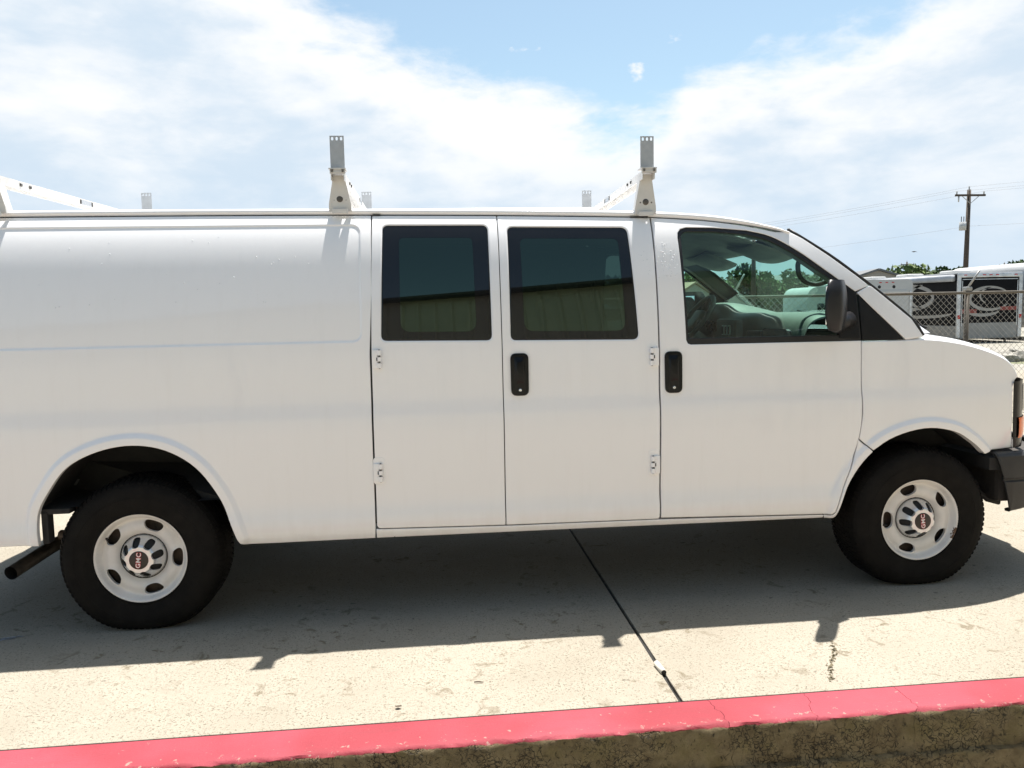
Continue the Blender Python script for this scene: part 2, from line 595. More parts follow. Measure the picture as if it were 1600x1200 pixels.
def catmull(pts, n=6, closed=False):
    pts = [np.array(p, float) for p in pts]
    out = []
    m = len(pts)
    for i in range(m if closed else m - 1):
        p0 = pts[(i - 1) % m] if (closed or i > 0) else 2 * pts[0] - pts[1]
        p1, p2 = pts[i], pts[(i + 1) % m]
        p3 = pts[(i + 2) % m] if (closed or i + 2 < m) else 2 * pts[-1] - pts[-2]
        for j in range(n):
            t = j / n
            out.append(.5 * (2 * p1 + (p2 - p0) * t + (2 * p0 - 5 * p1 + 4 * p2 - p3) * t * t + (3 * p1 - p0 - 3 * p2 + p3) * t ** 3))
    if not closed:
        out.append(pts[-1])
    return [tuple(p) for p in out]


def round_poly(pts, rad, n=5):
    """round every corner of a polygon; rad a number or one per corner"""
    m = len(pts)
    out = []
    for i in range(m):
        p = Vector(pts[i])
        a = Vector(pts[i - 1]) - p
        b = Vector(pts[(i + 1) % m]) - p
        r_ = rad[i] if isinstance(rad, (list, tuple)) else rad
        if r_ <= 0:
            out.append(tuple(p))
            continue
        ang = a.angle(b)
        d = min(r_ / math.tan(ang / 2), a.length * .49, b.length * .49)
        pa, pb = p + a.normalized() * d, p + b.normalized() * d
        for j in range(n + 1):
            t = j / n
            out.append(tuple((1 - t) ** 2 * pa + 2 * t * (1 - t) * p + t * t * pb))
    return out


def densify(poly, step):
    out = []
    m = len(poly)
    for i in range(m):
        a, b = np.array(poly[i]), np.array(poly[(i + 1) % m])
        n = max(1, int(math.ceil(np.linalg.norm(b - a) / step)))
        for j in range(n):
            out.append(tuple(a + (b - a) * j / n))
    return out


def area(poly):
    p = np.array(poly)
    x, y = p[:, 0], p[:, 1]
    return .5 * float(np.sum(x * np.roll(y, -1) - np.roll(x, -1) * y))


def offset_poly(poly, d):
    """move a polygon inwards by d (negative: outwards)"""
    if area(poly) < 0:
        poly = poly[::-1]
    p = np.array(poly)
    e = np.roll(p, -1, 0) - p
    L = np.linalg.norm(e, axis=1, keepdims=True)
    L[L == 0] = 1
    nrm = np.stack([-e[:, 1], e[:, 0]], 1) / L
    nn = nrm + np.roll(nrm, 1, 0)
    ln = np.linalg.norm(nn, axis=1, keepdims=True)
    ln[ln < .5] = .5
    nn = nn / ln
    cosh = np.clip(np.sum(nn * nrm, 1, keepdims=True), .5, 1)
    return [tuple(q) for q in (p + nn * d / cosh)]


def inside(pts, poly):
    pts = np.asarray(pts)
    p = np.asarray(poly)
    q = np.roll(p, -1, 0)
    r_ = np.zeros(len(pts), bool)
    for a, b in zip(p, q):
        if a[1] == b[1]:
            continue
        c = (a[1] > pts[:, 1]) != (b[1] > pts[:, 1])
        xi = (b[0] - a[0]) * (pts[:, 1] - a[1]) / (b[1] - a[1]) + a[0]
        r_ ^= c & (pts[:, 0] < xi)
    return r_


def seg_dist(pts, poly, closed=True):
    pts = np.asarray(pts, float)
    p = np.asarray(poly, float)
    a = p if closed else p[:-1]
    b = np.roll(p, -1, 0) if closed else p[1:]
    best = np.full(len(pts), 1e9)
    for s_, t_ in zip(a, b):
        d = t_ - s_
        L = max(d @ d, 1e-12)
        u = np.clip(((pts - s_) @ d) / L, 0, 1)
        best = np.minimum(best, np.linalg.norm(pts - (s_ + u[:, None] * d), axis=1))
    return best


def cdt(outer, holes, spacing, extra=None, grid=True):
    """triangulate a region; gives points, triangles and the index loops of its borders"""
    loops = [outer] + list(holes)
    pts, edges, ranges = [], [], []
    for lp in loops:
        o = len(pts)
        pts += list(lp)
        edges += [(o + i, o + (i + 1) % len(lp)) for i in range(len(lp))]
        ranges.append((o, len(lp)))
    cand = []
    if grid:
        a = np.array(outer)
        x0, z0 = a.min(0)
        x1, z1 = a.max(0)
        gx = np.arange(x0 + spacing / 2, x1, spacing)
        gz = np.arange(z0 + spacing / 2, z1, spacing)
        X, Z = np.meshgrid(gx, gz)
        X = X + (np.arange(len(gz)) % 2)[:, None] * spacing * .5
        G = np.stack([X.ravel(), Z.ravel()], 1)
        if extra is not None and len(extra):
            E_ = np.asarray(extra)
            keep = np.ones(len(G), bool)
            for i0 in range(0, len(G), 400):
                dd = np.min(np.sum((G[i0:i0 + 400, None, :] - E_[None]) ** 2, 2), 1)
                keep[i0:i0 + 400] = dd > (spacing * .55) ** 2
            G = G[keep]
        cand.append(G)
    if extra is not None and len(extra):
        cand.append(np.asarray(extra))
    if cand:
        c = np.concatenate(cand)
        ok = inside(c, outer)
        for h in holes:
            ok &= ~inside(c, h)
        c = c[ok]
        dmin = np.full(len(c), 1e9)
        for lp in loops:
            dmin = np.minimum(dmin, seg_dist(c, lp))
        c = c[dmin > (min(spacing * .35, .006))]
        pts += [tuple(q) for q in c]
    res = delaunay_2d_cdt([Vector(q) for q in pts], edges, [], 0, 1e-7)
    V = np.array([tuple(v) for v in res[0]])
    T = np.array([f for f in res[2] if len(f) == 3])
    omap = {}
    for i, l in enumerate(res[3]):
        for q in l:
            omap[q] = i
    cen = V[T].mean(1)
    ok = inside(cen, outer)
    for h in holes:
        ok &= ~inside(cen, h)
    T = T[ok]
    idx = [[omap[i] for i in range(o, o + n)] for o, n in ranges]
    return V, T, idx


# ------------------------------------------------------------------ the ground
def ground():
    g = MB()
    g.add([(-900, -900, -.36), (900, -900, -.36), (900, 900, -.36), (-900, 900, -.36)], [(0, 1, 2, 3)])
    tag(g.build('ground', 'asphalt'), kind='structure')
    y1 = 12.0
    slabs = [(-22.0, 2.308), (2.324, 26.0)]
    for i, (a, b) in enumerate(slabs):
        m = MB().box(((a + b) / 2, (y1 - 1.0) / 2, -.16), (b - a, y1 + 1.0, .32), bev=.004)
        tag(m.build('concrete_pad', 'concrete'), kind='structure')
    # black joint filler, sunk a little, with an uneven surface
    m = MB()
    ys = np.arange(-.99, 8, .03)
    zs = -.011 + rng.normal(0, .0022, len(ys)) + .004 * np.sin(ys * 9)
    vs, fs = [], []
    for y, z in zip(ys, zs):
        vs += [(2.3075, y, z), (2.316, y, z + rng.normal(.002, .0015)), (2.3245, y, z)]
    for i in range(len(ys) - 1):
        o = 3 * i
        fs += [(o, o + 1, o + 4, o + 3), (o + 1, o + 2, o + 5, o + 4)]
    m.add(vs, fs)
    tag(m.build('joint_filler', 'joint_black', smooth=True), kind='structure')
    # gravel lot beyond the pad
    m = MB()
    m.add([(-500, 12.0, -.05), (500, 12.0, -.05), (500, 900, -.05), (-500, 900, -.05)], [(0, 1, 2, 3)])
    tag(m.build('gravel_lot', 'gravel'), kind='structure')
    m = MB()
    m.add([(-60, -30, -.352), (80, -30, -.352), (80, -1.2, -.352), (-60, -1.2, -.352)], [(0, 1, 2, 3)])
    tag(m.build('driveway', 'drive_surface'), kind='structure')


def kerb():
    k0 = empty('kerb')
    tag(k0, kind='structure')
    cuts = [-12.0, -6.5, -1.5]
    # (x at the back edge, x at the front edge) of every break
    brk = [(-22, -22), (-12, -12), (-4.5, -4.5), (2.418, 2.438), (2.804, 2.767), (3.17, 3.164), (9.0, 9.0), (17, 17), (26, 26)]

    def jag(a, b, seed):
        r_ = random.Random(seed)
        n = 9
        top = [(a + (b - a) * (i / n) + (r_.uniform(-.011, .011) if 0 < i < n else 0)) for i in range(n + 1)]
        x = top[-1]
        for _ in range(12):
            x += r_.uniform(-.013, .013)
            top.append(x)
        return top
    lines = [jag(a, b, i * 3 + 1) for i, (a, b) in enumerate(brk)]
    for s_ in range(len(brk) - 1):
        A, B = lines[s_], lines[s_ + 1]
        crackA = .0008 if s_ in (3, 4, 5) else .003
        crackB = .0008 if s_ in (2, 3, 4) else .003
        # cross-section of the kerb, back to front then down the face
        prof = []
        for i in range(10):
            prof.append((-1.004 - .176 * i / 9 * .93, 0.0 - .002 * (i == 0), i))
        prof += [(-1.176, -.003, 9), (-1.184, -.010, 9), (-1.188, -.02, 9), (-1.19, -.05, 9), (-1.192, -.09, 9), (-1.195, -.13, 9),
                 (-1.198, -.152, 9), (-1.214, -.158, 9), (-1.217, -.17, 9), (-1.219, -.22, 9), (-1.224, -.37, 9)]
        L = B[0] - A[0]
        n = max(2, int(min(L, 12) / .035)) if A[0] > -6 and B[0] < 10 else 6
        vs, fs = [], []
        m_ = len(prof)
        for j in range(n + 1):
            t = j / n
            for q, (y, z, i) in enumerate(prof):
                ii = i if q < 10 else min(q, 20)
                xa, xb = A[ii] + crackA, B[ii] - crackB
                x = xa + (xb - xa) * t
                dz = dy = 0
                if 9 < q < m_ - 1:
                    dy = .0035 * (math.sin(x * 31 + q * 2.1) + math.sin(x * 77 + q) * .6) + random.gauss(0, .0012)
                    dz = random.gauss(0, .0012) + .002 * math.sin(x * 23)
                elif q > 7:
                    dz = .0012 * math.sin(x * 40) + random.gauss(0, .0006)
                vs.append((x, y + dy, z + dz))
        for j in range(n):
            for q in range(m_ - 1):
                o = j * m_ + q
                fs.append((o, o + 1, o + m_ + 1, o + m_))
        # closed ends
        for j in (0, n):
            c = len(vs)
            vs.append((vs[j * m_ + 4][0], -1.09, -.3))
            for q in range(m_ - 1):
                fs.append((j * m_ + q, j * m_ + q + 1, c))
        MB().add(vs, fs).build('kerb_segment', 'kerb', k0, angle=50)


ground()
kerb()

# ------------------------------------------------------------------ the van: surfaces
WID = 2.01


def rear_x(z):
    return -1.09 + (z - .45) * .066


_sl = [(.30, -.75), (.40, -.60), (.43, -.25), (.47, -.08), (.50, .05), (.53, .20), (.56, .07), (.60, -.05), (.80, -.045), (.93, -.01),
       (.985, .06), (1.03, .23), (1.075, .07), (1.14, .015), (1.25, .04), (1.35, .085), (1.5, .15), (1.68, .235), (1.76, .285), (1.84, .37), (1.90, .50), (1.96, .66), (2.1, .9)]
_zz = np.linspace(.30, 2.1, 721)
_ss = np.interp(_zz, [a for a, b in _sl], [b for a, b in _sl])
_yy = np.concatenate([[0], np.cumsum((_ss[1:] + _ss[:-1]) / 2 * np.diff(_zz))])
_yy -= np.interp(.97, _zz, _yy)


def side_y(x, z):
    """inward distance of the near body side from the widest line"""
    x = np.asarray(x, float)
    z = np.asarray(z, float)
    y = np.interp(z, _zz, _yy)
    y = y + .115 * (np.maximum(0, x - 3.65) / .9) ** 3
    y = y + .02 * (np.maximum(0, -.2 - x) / 1.1) ** 2
    y = y + .055 * np.clip((x - 2.7) / 1.1, 0, 1.2) ** 1.5 * np.clip((z - 1.32) / .55, 0, 1.2)
    return y


ARCH_R = catmull([(-.434, .447), (-.432, .587), (-.374, .700), (-.280, .814), (-.140, .882), (.012, .905), (.160, .876), (.292, .788), (.388, .645), (.435, .515), (.462, .43)], 5)
ARCH_F = catmull([(3.464, .40), (3.51, .536), (3.60, .684), (3.735, .795), (3.925, .846), (4.10, .822), (4.225, .752), (4.30, .69)], 5)


def disp(x, z):
    """stamped relief, outward positive"""
    x = np.asarray(x, float).ravel()
    z = np.asarray(z, float).ravel()
    pts = np.stack([x, z], 1)
    d = np.minimum(seg_dist(pts, ARCH_R, False), seg_dist(pts, ARCH_F, False))
    t = np.clip((d - .030) / .030, 0, 1)
    h = .018 * (1 - t * t * (3 - 2 * t))
    # long recessed field on the cargo side
    cx, cz, hx, hz, rr = .0775, 1.643, 1.0075, .287, .045
    qx, qz = np.abs(x - cx) - hx + rr, np.abs(z - cz) - hz + rr
    s_ = np.hypot(np.maximum(qx, 0), np.maximum(qz, 0)) + np.minimum(np.maximum(qx, qz), 0) - rr
    t = np.clip((s_ + .011) / .011, 0, 1)
    h = h - .0060 * (1 - t * t * (3 - 2 * t)) * (x < 1.12)
    return h


def surf(x, z, off=0.0):
    return side_y(x, z) - disp(x, z) + off


def surf_normals(x, z):
    e = .0015
    gx = (surf(x + e, z) - surf(x - e, z)) / (2 * e)
    gz = (surf(x, z + e) - surf(x, z - e)) / (2 * e)
    n = np.stack([gx, -np.ones_like(gx), gz], 1)
    return n / np.linalg.norm(n, axis=1, keepdims=True)


def panel(name, outer, parent, mat='paint', holes=(), far=False, bevel=.004, depth=.03, off=0.0, spacing=.035, extra=None, hole_bevel=None, edge_step=.02, drop=.003):
    """a curved sheet-metal (or glass) panel on the body side with turned-in edges"""
    if area(outer) < 0:
        outer = outer[::-1]
    outer = densify(outer, edge_step)
    holes = [densify(h if area(h) > 0 else h[::-1], edge_step) for h in holes]
    hb = bevel if hole_bevel is None else hole_bevel
    io = offset_poly(outer, bevel)
    ih = [offset_poly(h, -hb) for h in holes]
    V, T, idx = cdt(io, ih, spacing, extra)
    x, z = V[:, 0], V[:, 1]
    y = surf(x, z, off)
    N = surf_normals(x, z)
    verts = [np.stack([x, y, z], 1)]
    norms = [N]
    faces = [tuple(t) for t in T]
    base = len(V)
    for li, (lp, orig) in enumerate(zip(idx, [outer] + holes)):
        o = np.array(orig)
        b_ = bevel if li == 0 else hb
        oy = surf(o[:, 0], o[:, 1], off)
        on = surf_normals(o[:, 0], o[:, 1])
        inn = V[lp]
        dirv = o - inn
        ln = np.linalg.norm(dirv, axis=1, keepdims=True)
        ln[ln < 1e-9] = 1
        dirv = dirv / ln
        side = np.stack([dirv[:, 0], np.zeros(len(o)), dirv[:, 1]], 1)
        n1 = on + side
        n1 /= np.linalg.norm(n1, axis=1, keepdims=True)
        dp = drop if li == 0 else max(drop, hb * .8)
        r1 = np.stack([o[:, 0], oy + dp, o[:, 1]], 1)
        r2 = np.stack([o[:, 0], oy + depth, o[:, 1]], 1)
        n = len(o)
        verts += [r1, r1, r2]
        norms += [n1, side, side]
        for i in range(n):
            j = (i + 1) % n
            faces.append((lp[i], lp[j], base + j, base + i))
            faces.append((base + n + i, base + n + j, base + 2 * n + j, base + 2 * n + i))
        base += 3 * n
    Vv = np.concatenate(verts)
    Nn = np.concatenate(norms)
    if far:
        Vv[:, 1] = WID - Vv[:, 1]
        Nn[:, 1] *= -1
    # consistent winding with the wanted normals
    F = []
    for f in faces:
        a, b, c = Vv[f[0]], Vv[f[1]], Vv[f[2]]
        nf = np.cross(b - a, c - a)
        if len(f) == 4 and np.linalg.norm(nf) < 1e-14:
            nf = np.cross(c - a, Vv[f[3]] - a)
        F.append(f if nf @ (Nn[f[0]] + Nn[f[1]] + Nn[f[2]]) >= 0 else f[::-1])
    me = bpy.data.meshes.new(name)
    me.from_pydata([tuple(v) for v in Vv], [], F)
    me.polygons.foreach_set('use_smooth', [True] * len(me.polygons))
    me.normals_split_custom_set_from_vertices([tuple(v) for v in Nn])
    me.materials.append(P[mat])
    ob = bpy.data.objects.new(name, me)
    COL.objects.link(ob)
    ob.parent = parent
    return ob


def rings(curve, offs, closed=False):
    out = []
    c = np.array(curve)
    L_ = np.concatenate([[0], np.cumsum(np.linalg.norm(np.diff(c, axis=0), axis=1))])
    q_ = np.linspace(0, L_[-1], int(L_[-1] / .011))
    c = np.stack([np.interp(q_, L_, c[:, 0]), np.interp(q_, L_, c[:, 1])], 1)
    t = np.gradient(c, axis=0)
    t /= np.maximum(np.linalg.norm(t, axis=1, keepdims=True), 1e-9)
    n = np.stack([-t[:, 1], t[:, 0]], 1)
    for o in offs:
        out.append(c + n * o)
    return np.concatenate(out)


van = empty('cargo_van', (0, 0, 0))
tag(van, 'long white cargo van with tinted side windows and roof rack, parked by the red kerb', 'van')

RAIL = catmull([(-.985, 2.000), (-.57, 2.000), (.29, 2.000), (.955, 1.997), (1.75, 1.988), (2.43, 1.974), (2.546, 1.970), (2.81, 1.952), (3.016, 1.925), (3.187, 1.890), (3.262, 1.866)], 6)
_rx = [p[0] for p in RAIL]
_rz = [p[1] for p in RAIL]


def rail_z(x):
    return np.interp(x, _rx, _rz)


def top_line(x0, x1, drop=.022, n=16):
    return [(x, float(rail_z(x)) - drop) for x in np.linspace(x0, x1, n)]


# --- outlines of the panels (x forward, z up)
SEAM1, SEAM2, SEAM3, SEAM4 = 1.120, 1.753, 2.536, 3.594
QUARTER = [(-1.09, .447)] + ARCH_R + [(.474, .408), (.50, .400), (.62, .398), (1.110, .399), (1.1145, .455), (1.1155, 1.0)] + \
    [(SEAM1 - .004, 1.3), (SEAM1 + .012, 1.6)] + top_line(SEAM1 + .014, -.987, n=40)
# ring points that let the stamping and the wheel-arch flare resolve
_ex_flare_r = rings(ARCH_R, [.012, .03, .038, .045, .052, .06, .07, -.012, -.03, -.038, -.045, -.052, -.06, -.07])
_ex_flare_f = rings(ARCH_F, [.012, .03, .038, .045, .052, .06, .07])
_rect = round_poly([(-.93, 1.356), (1.085, 1.356), (1.085, 1.93), (-.93, 1.93)], .045, 6)
_ex_rect = np.concatenate([np.array(offset_poly(densify(_rect, .012), d)) for d in (-.005, -.001, .002, .005, .008, .011, .015, .022)])

quarter = panel('cargo_side_panel', QUARTER, van, extra=np.concatenate([_ex_flare_r, _ex_rect]))

# --- side doors
D1 = round_poly([(SEAM1 + .003, .451), (SEAM2 - .003, .438)] + top_line(SEAM2 - .003 + .003, SEAM1 + .02, n=3) + [(SEAM1 + .005, 1.3)], [.02, .006, .006, 0, .008, .3])
D2 = round_poly([(SEAM2 + .002, .438), (SEAM3 - .004, .431)] + top_line(SEAM3 - .004 + .002, SEAM2 + .004, n=4), [.006, .012, .006, 0, 0, .006])
W1 = round_poly([(1.172, 1.361), (1.706, 1.351), (1.705, 1.918), (1.190, 1.922)], [.028, .028, .03, .03])
W2 = round_poly([(1.797, 1.349), (2.436, 1.338), (2.408, 1.899), (1.802, 1.908)], [.028, .032, .035, .03])
W1i = round_poly([(1.266, 1.402), (1.632, 1.396), (1.627, 1.856), (1.268, 1.860)], [.05, .05, .025, .025])
W2i = round_poly([(1.866, 1.392), (2.372, 1.382), (2.357, 1.843), (1.862, 1.850)], [.05, .05, .03, .03])

door1 = panel('side_door', D1, van, holes=[W1], hole_bevel=.008, depth=.035)
door2 = panel('side_door', D2, van, holes=[W2], hole_bevel=.008, depth=.035)
door1['label'] = 'rear side door, hinged at its rear edge'
door2['label'] = 'forward side door with black handle'
for dr, w, wi in ((door1, W1, W1i), (door2, W2, W2i)):
    panel('window_border', offset_poly(w, .0035), dr, 'frit', holes=[wi], bevel=.003, hole_bevel=.0, off=.006, depth=.014, drop=.002)
    panel('window_pane', offset_poly(wi, -.0), dr, 'glass_tint', bevel=.0008, off=.0065, depth=.0085, drop=.0005)
    panel('window_seal', offset_poly(w, -.0005), dr, 'seal_rubber', holes=[offset_poly(w, .004)], bevel=.001, off=.010, depth=.03)

# --- front door with its window frame
WIN_EDGE = [(2.70, 1.306), (2.684, 1.312), (2.676, 1.33), (2.670, 1.6), (2.664, 1.842), (2.668, 1.868), (2.684, 1.888), (2.716, 1.896), (2.86, 1.893)] + \
    catmull([(3.036, 1.878), (3.163, 1.845), (3.298, 1.768), (3.434, 1.668), (3.583, 1.556)], 4)
FD = [(SEAM3 + .004, .436), (3.438, .412), (3.455, .425)] + catmull([(3.475, .50), (3.52, .62), (3.560, .735), (3.584, .83), (3.592, .93), (SEAM4 - .002, 1.05)], 3) + [(SEAM4 - .002, 1.304)] + \
    WIN_EDGE + [(3.660, 1.585)] + [(3.602, 1.634), (3.469, 1.737), (3.33, 1.835), (3.26, 1.872), (3.235, 1.868)] + top_line(3.19, SEAM3 + .006, n=14) + [(SEAM3 + .005, 1.3)]
door3 = panel('front_door', FD, van, bevel=.004, depth=.04, spacing=.03)
door3['label'] = 'front passenger door with clear window and black mirror'

# black rubber run of the channel round the window, and the glass
GL = [(2.676, 1.308), (3.594, 1.304), (3.588, 1.556)] + WIN_EDGE[::-1][1:-3]
GLo = offset_poly(densify(GL, .02), -.004)
GLi = [(2.690, 1.338), (3.485, 1.336), (3.485, 1.610)] + [p for p in offset_poly(densify(GL, .02), .016) if p[0] < 3.47 and (p[1] > 1.62 or (p[0] < 2.8 and p[1] > 1.36))]
GLi_c = [(2.690, 1.338), (3.478, 1.336), (3.478, 1.606)] + catmull([(3.43, 1.642), (3.293, 1.742), (3.155, 1.822), (3.030, 1.856)], 4) + [(2.86, 1.872), (2.725, 1.875), (2.698, 1.868), (2.684, 1.850), (2.684, 1.60)]
panel('window_seal', GLo, door3, 'seal_rubber', holes=[GLi_c], bevel=.004, hole_bevel=.004, off=.008, depth=.02)
panel('window_pane', offset_poly(GLi_c, -.006), door3, 'glass_green', bevel=.0006, off=.018, depth=.0195, drop=.0004)
panel('mirror_sail', round_poly([(3.478, 1.318), (3.588, 1.314), (3.584, 1.550), (3.488, 1.618)], .008), door3, 'black_plastic', off=.002, depth=.02)

# --- front corner: black quarter trim, lower pillar, fender, sill
panel('pillar_trim', round_poly([(3.600, 1.306), (3.828, 1.304), (3.655, 1.482), (3.598, 1.545)], .004), van, 'black_plastic', off=.004, depth=.03)
panel('windscreen_pillar', [(3.592, 1.549), (3.655, 1.482), (3.835, 1.304), (3.934, 1.316), (3.876, 1.408), (3.677, 1.579), (3.663, 1.585)], van, depth=.05, bevel=.005)
SHOULDER = catmull([(3.835, 1.300), (3.943, 1.302), (4.08, 1.287), (4.229, 1.256), (4.41, 1.198), (4.50, 1.145), (4.545, 1.085)], 4)
FEN_ARCH = [p for p in ARCH_F if p[0] > 3.655]
FENDER = [(SEAM4 + .002, 1.300), (SEAM4 + .003, 1.05), (3.6, .93), (3.588, .83), (3.583, .802), (3.652, .742)] + FEN_ARCH + [(4.36, .705), (4.507, .705), (4.497, .80), (4.490, .99), (4.498, 1.035), (4.52, 1.07)] + SHOULDER[::-1]
fender = panel('front_fender', FENDER, van, extra=_ex_flare_f, depth=.05, bevel=.006, spacing=.03)
SILL = [(1.118, .399), (2.0, .396), (3.40, .390), (3.452, .390), (3.462, .398)] + [p for p in ARCH_F if p[0] < 3.65] + [(3.645, .739), (3.578, .796)] + \
    catmull([(3.578, .80), (3.566, .735), (3.526, .62), (3.481, .50), (3.461, .425)], 3) + [(3.448, .408), (3.43, .4065), (SEAM3, .4265), (SEAM2, .432), (1.135, .4455), (1.1185, .448)]
panel('sill', SILL, van, depth=.06, bevel=.006, spacing=.025, extra=_ex_flare_f)
# thin joint in the sill
MB().box((1.205, .028, .418), (.0035, .012, .04)).build('sill_joint', 'seal_rubber', van)
MB().box((3.405, .028, .398), (.0035, .012, .022)).build('sill_joint', 'seal_rubber', van)

# --- far side of the van
QF = [(-1.09, .447)] + ARCH_R + [(.474, .408), (.50, .400), (2.53, .40), (2.532, 1.3)] + top_line(2.532, -.987, n=40)
panel('cargo_side_panel', QF, van, far=True, extra=_ex_flare_r, spacing=.07)['label'] = 'windowless cargo side on the driver side'
door4 = panel('front_door', FD, van, far=True, depth=.04, spacing=.06)
panel('window_seal', GLo, door4, 'seal_rubber', far=True, holes=[GLi_c], bevel=.004, off=.008, depth=.02, spacing=.06)
panel('window_pane', offset_poly(GLi_c, -.006), door4, 'glass_green', far=True, bevel=.0006, off=.018, depth=.0195, drop=.0004, spacing=.06)
panel('mirror_sail', round_poly([(3.478, 1.318), (3.588, 1.314), (3.584, 1.550), (3.488, 1.618)], .008), door4, 'black_plastic', far=True, off=.002, depth=.02)
panel('pillar_trim', round_poly([(3.600, 1.306), (3.828, 1.304), (3.655, 1.482), (3.598, 1.545)], .004), van, 'black_plastic', far=True, off=.004, depth=.03)
panel('windscreen_pillar', [(3.592, 1.549), (3.655, 1.482), (3.835, 1.304), (3.934, 1.316), (3.876, 1.408), (3.677, 1.579), (3.663, 1.585)], van, far=True, depth=.05)
panel('front_fender', FENDER, van, far=True, extra=_ex_flare_f, depth=.05, bevel=.006, spacing=.06)
panel('sill', [(2.54, .40)] + SILL[2:-3] + [(2.54, .426)], van, far=True, depth=.06, spacing=.05)


# --- roof, drip rails
def roof():
    xs = np.concatenate([np.linspace(-.985, 2.3, 40), np.linspace(2.4, 3.262, 24)])
    ts = np.linspace(-1, 1, 41)

    def pt(x, t):
        fwd = max(0, (x - 2.4) / .862)
        xx = x + fwd ** 2 * .215 * (1 - t * t)
        yr = float(side_y(min(x, 3.262), rail_z(x) - .02)) + .002
        y = yr + (t + 1) / 2 * (WID - 2 * yr)
        zr = float(rail_z(x))
        crown = .055 - .01 * fwd
        prof = 1 - abs(t) ** 2.6
        rear = 1
        return (xx, y, zr + .0 + crown * prof * rear)
    m = MB().grid(pt, list(xs), list(ts))
    rf = m.build('roof', 'paint', van, smooth=True)
    # stamped ribs along the roof
    for yy in (.45, .72, 1.0, 1.28, 1.55):
        MB().box((.7, yy, 2.050 - .055 * abs((yy - 1.005) / .83) ** 2.6 + .0), (3.2, .05, .012), bev=.005).build('roof_rib', 'paint', rf, smooth=True)
    # a rolled gutter on both sides
    prof = [(.030, .010), (.004, .013), (-.006, .009), (-.0115, .001), (-.0105, -.008), (-.005, -.014), (.002, -.016), (.030, -.016)]
    for sgn in (0, 1):
        m = MB()
        vs, fs = [], []
        n = len(prof)
        for (x, z) in RAIL:
            k_ = 1 - .55 * max(0, (x - 2.9) / .36)
            yr = float(side_y(x, z - .02)) + .0095
            for (dy, dz) in prof:
                y = yr + dy
                vs.append((x, y if sgn == 0 else WID - y, z + dz * k_))
        for i in range(len(RAIL) - 1):
            for j in range(n - 1):
                fs.append((i * n + j, i * n + j + 1, (i + 1) * n + j + 1, (i + 1) * n + j))
        fs.append(tuple(range(n)))
        fs.append(tuple((len(RAIL) - 1) * n + j for j in range(n)))
        m.add(vs, fs).build('drip_rail', 'paint', rf, angle=55)
    # weather strip under the gutter in the dark gap above the doors
    for (a, b) in ((SEAM1 + .02, SEAM1 + .06), (2.435, SEAM3 - .01)):
        z = float(rail_z((a + b) / 2)) - .0185
        MB().box(((a + b) / 2, float(side_y(a, z)) - .002, z), (b - a, .01, .004)).build('gutter_gap', 'seal_rubber', rf)
    return rf


roof_ob = roof()


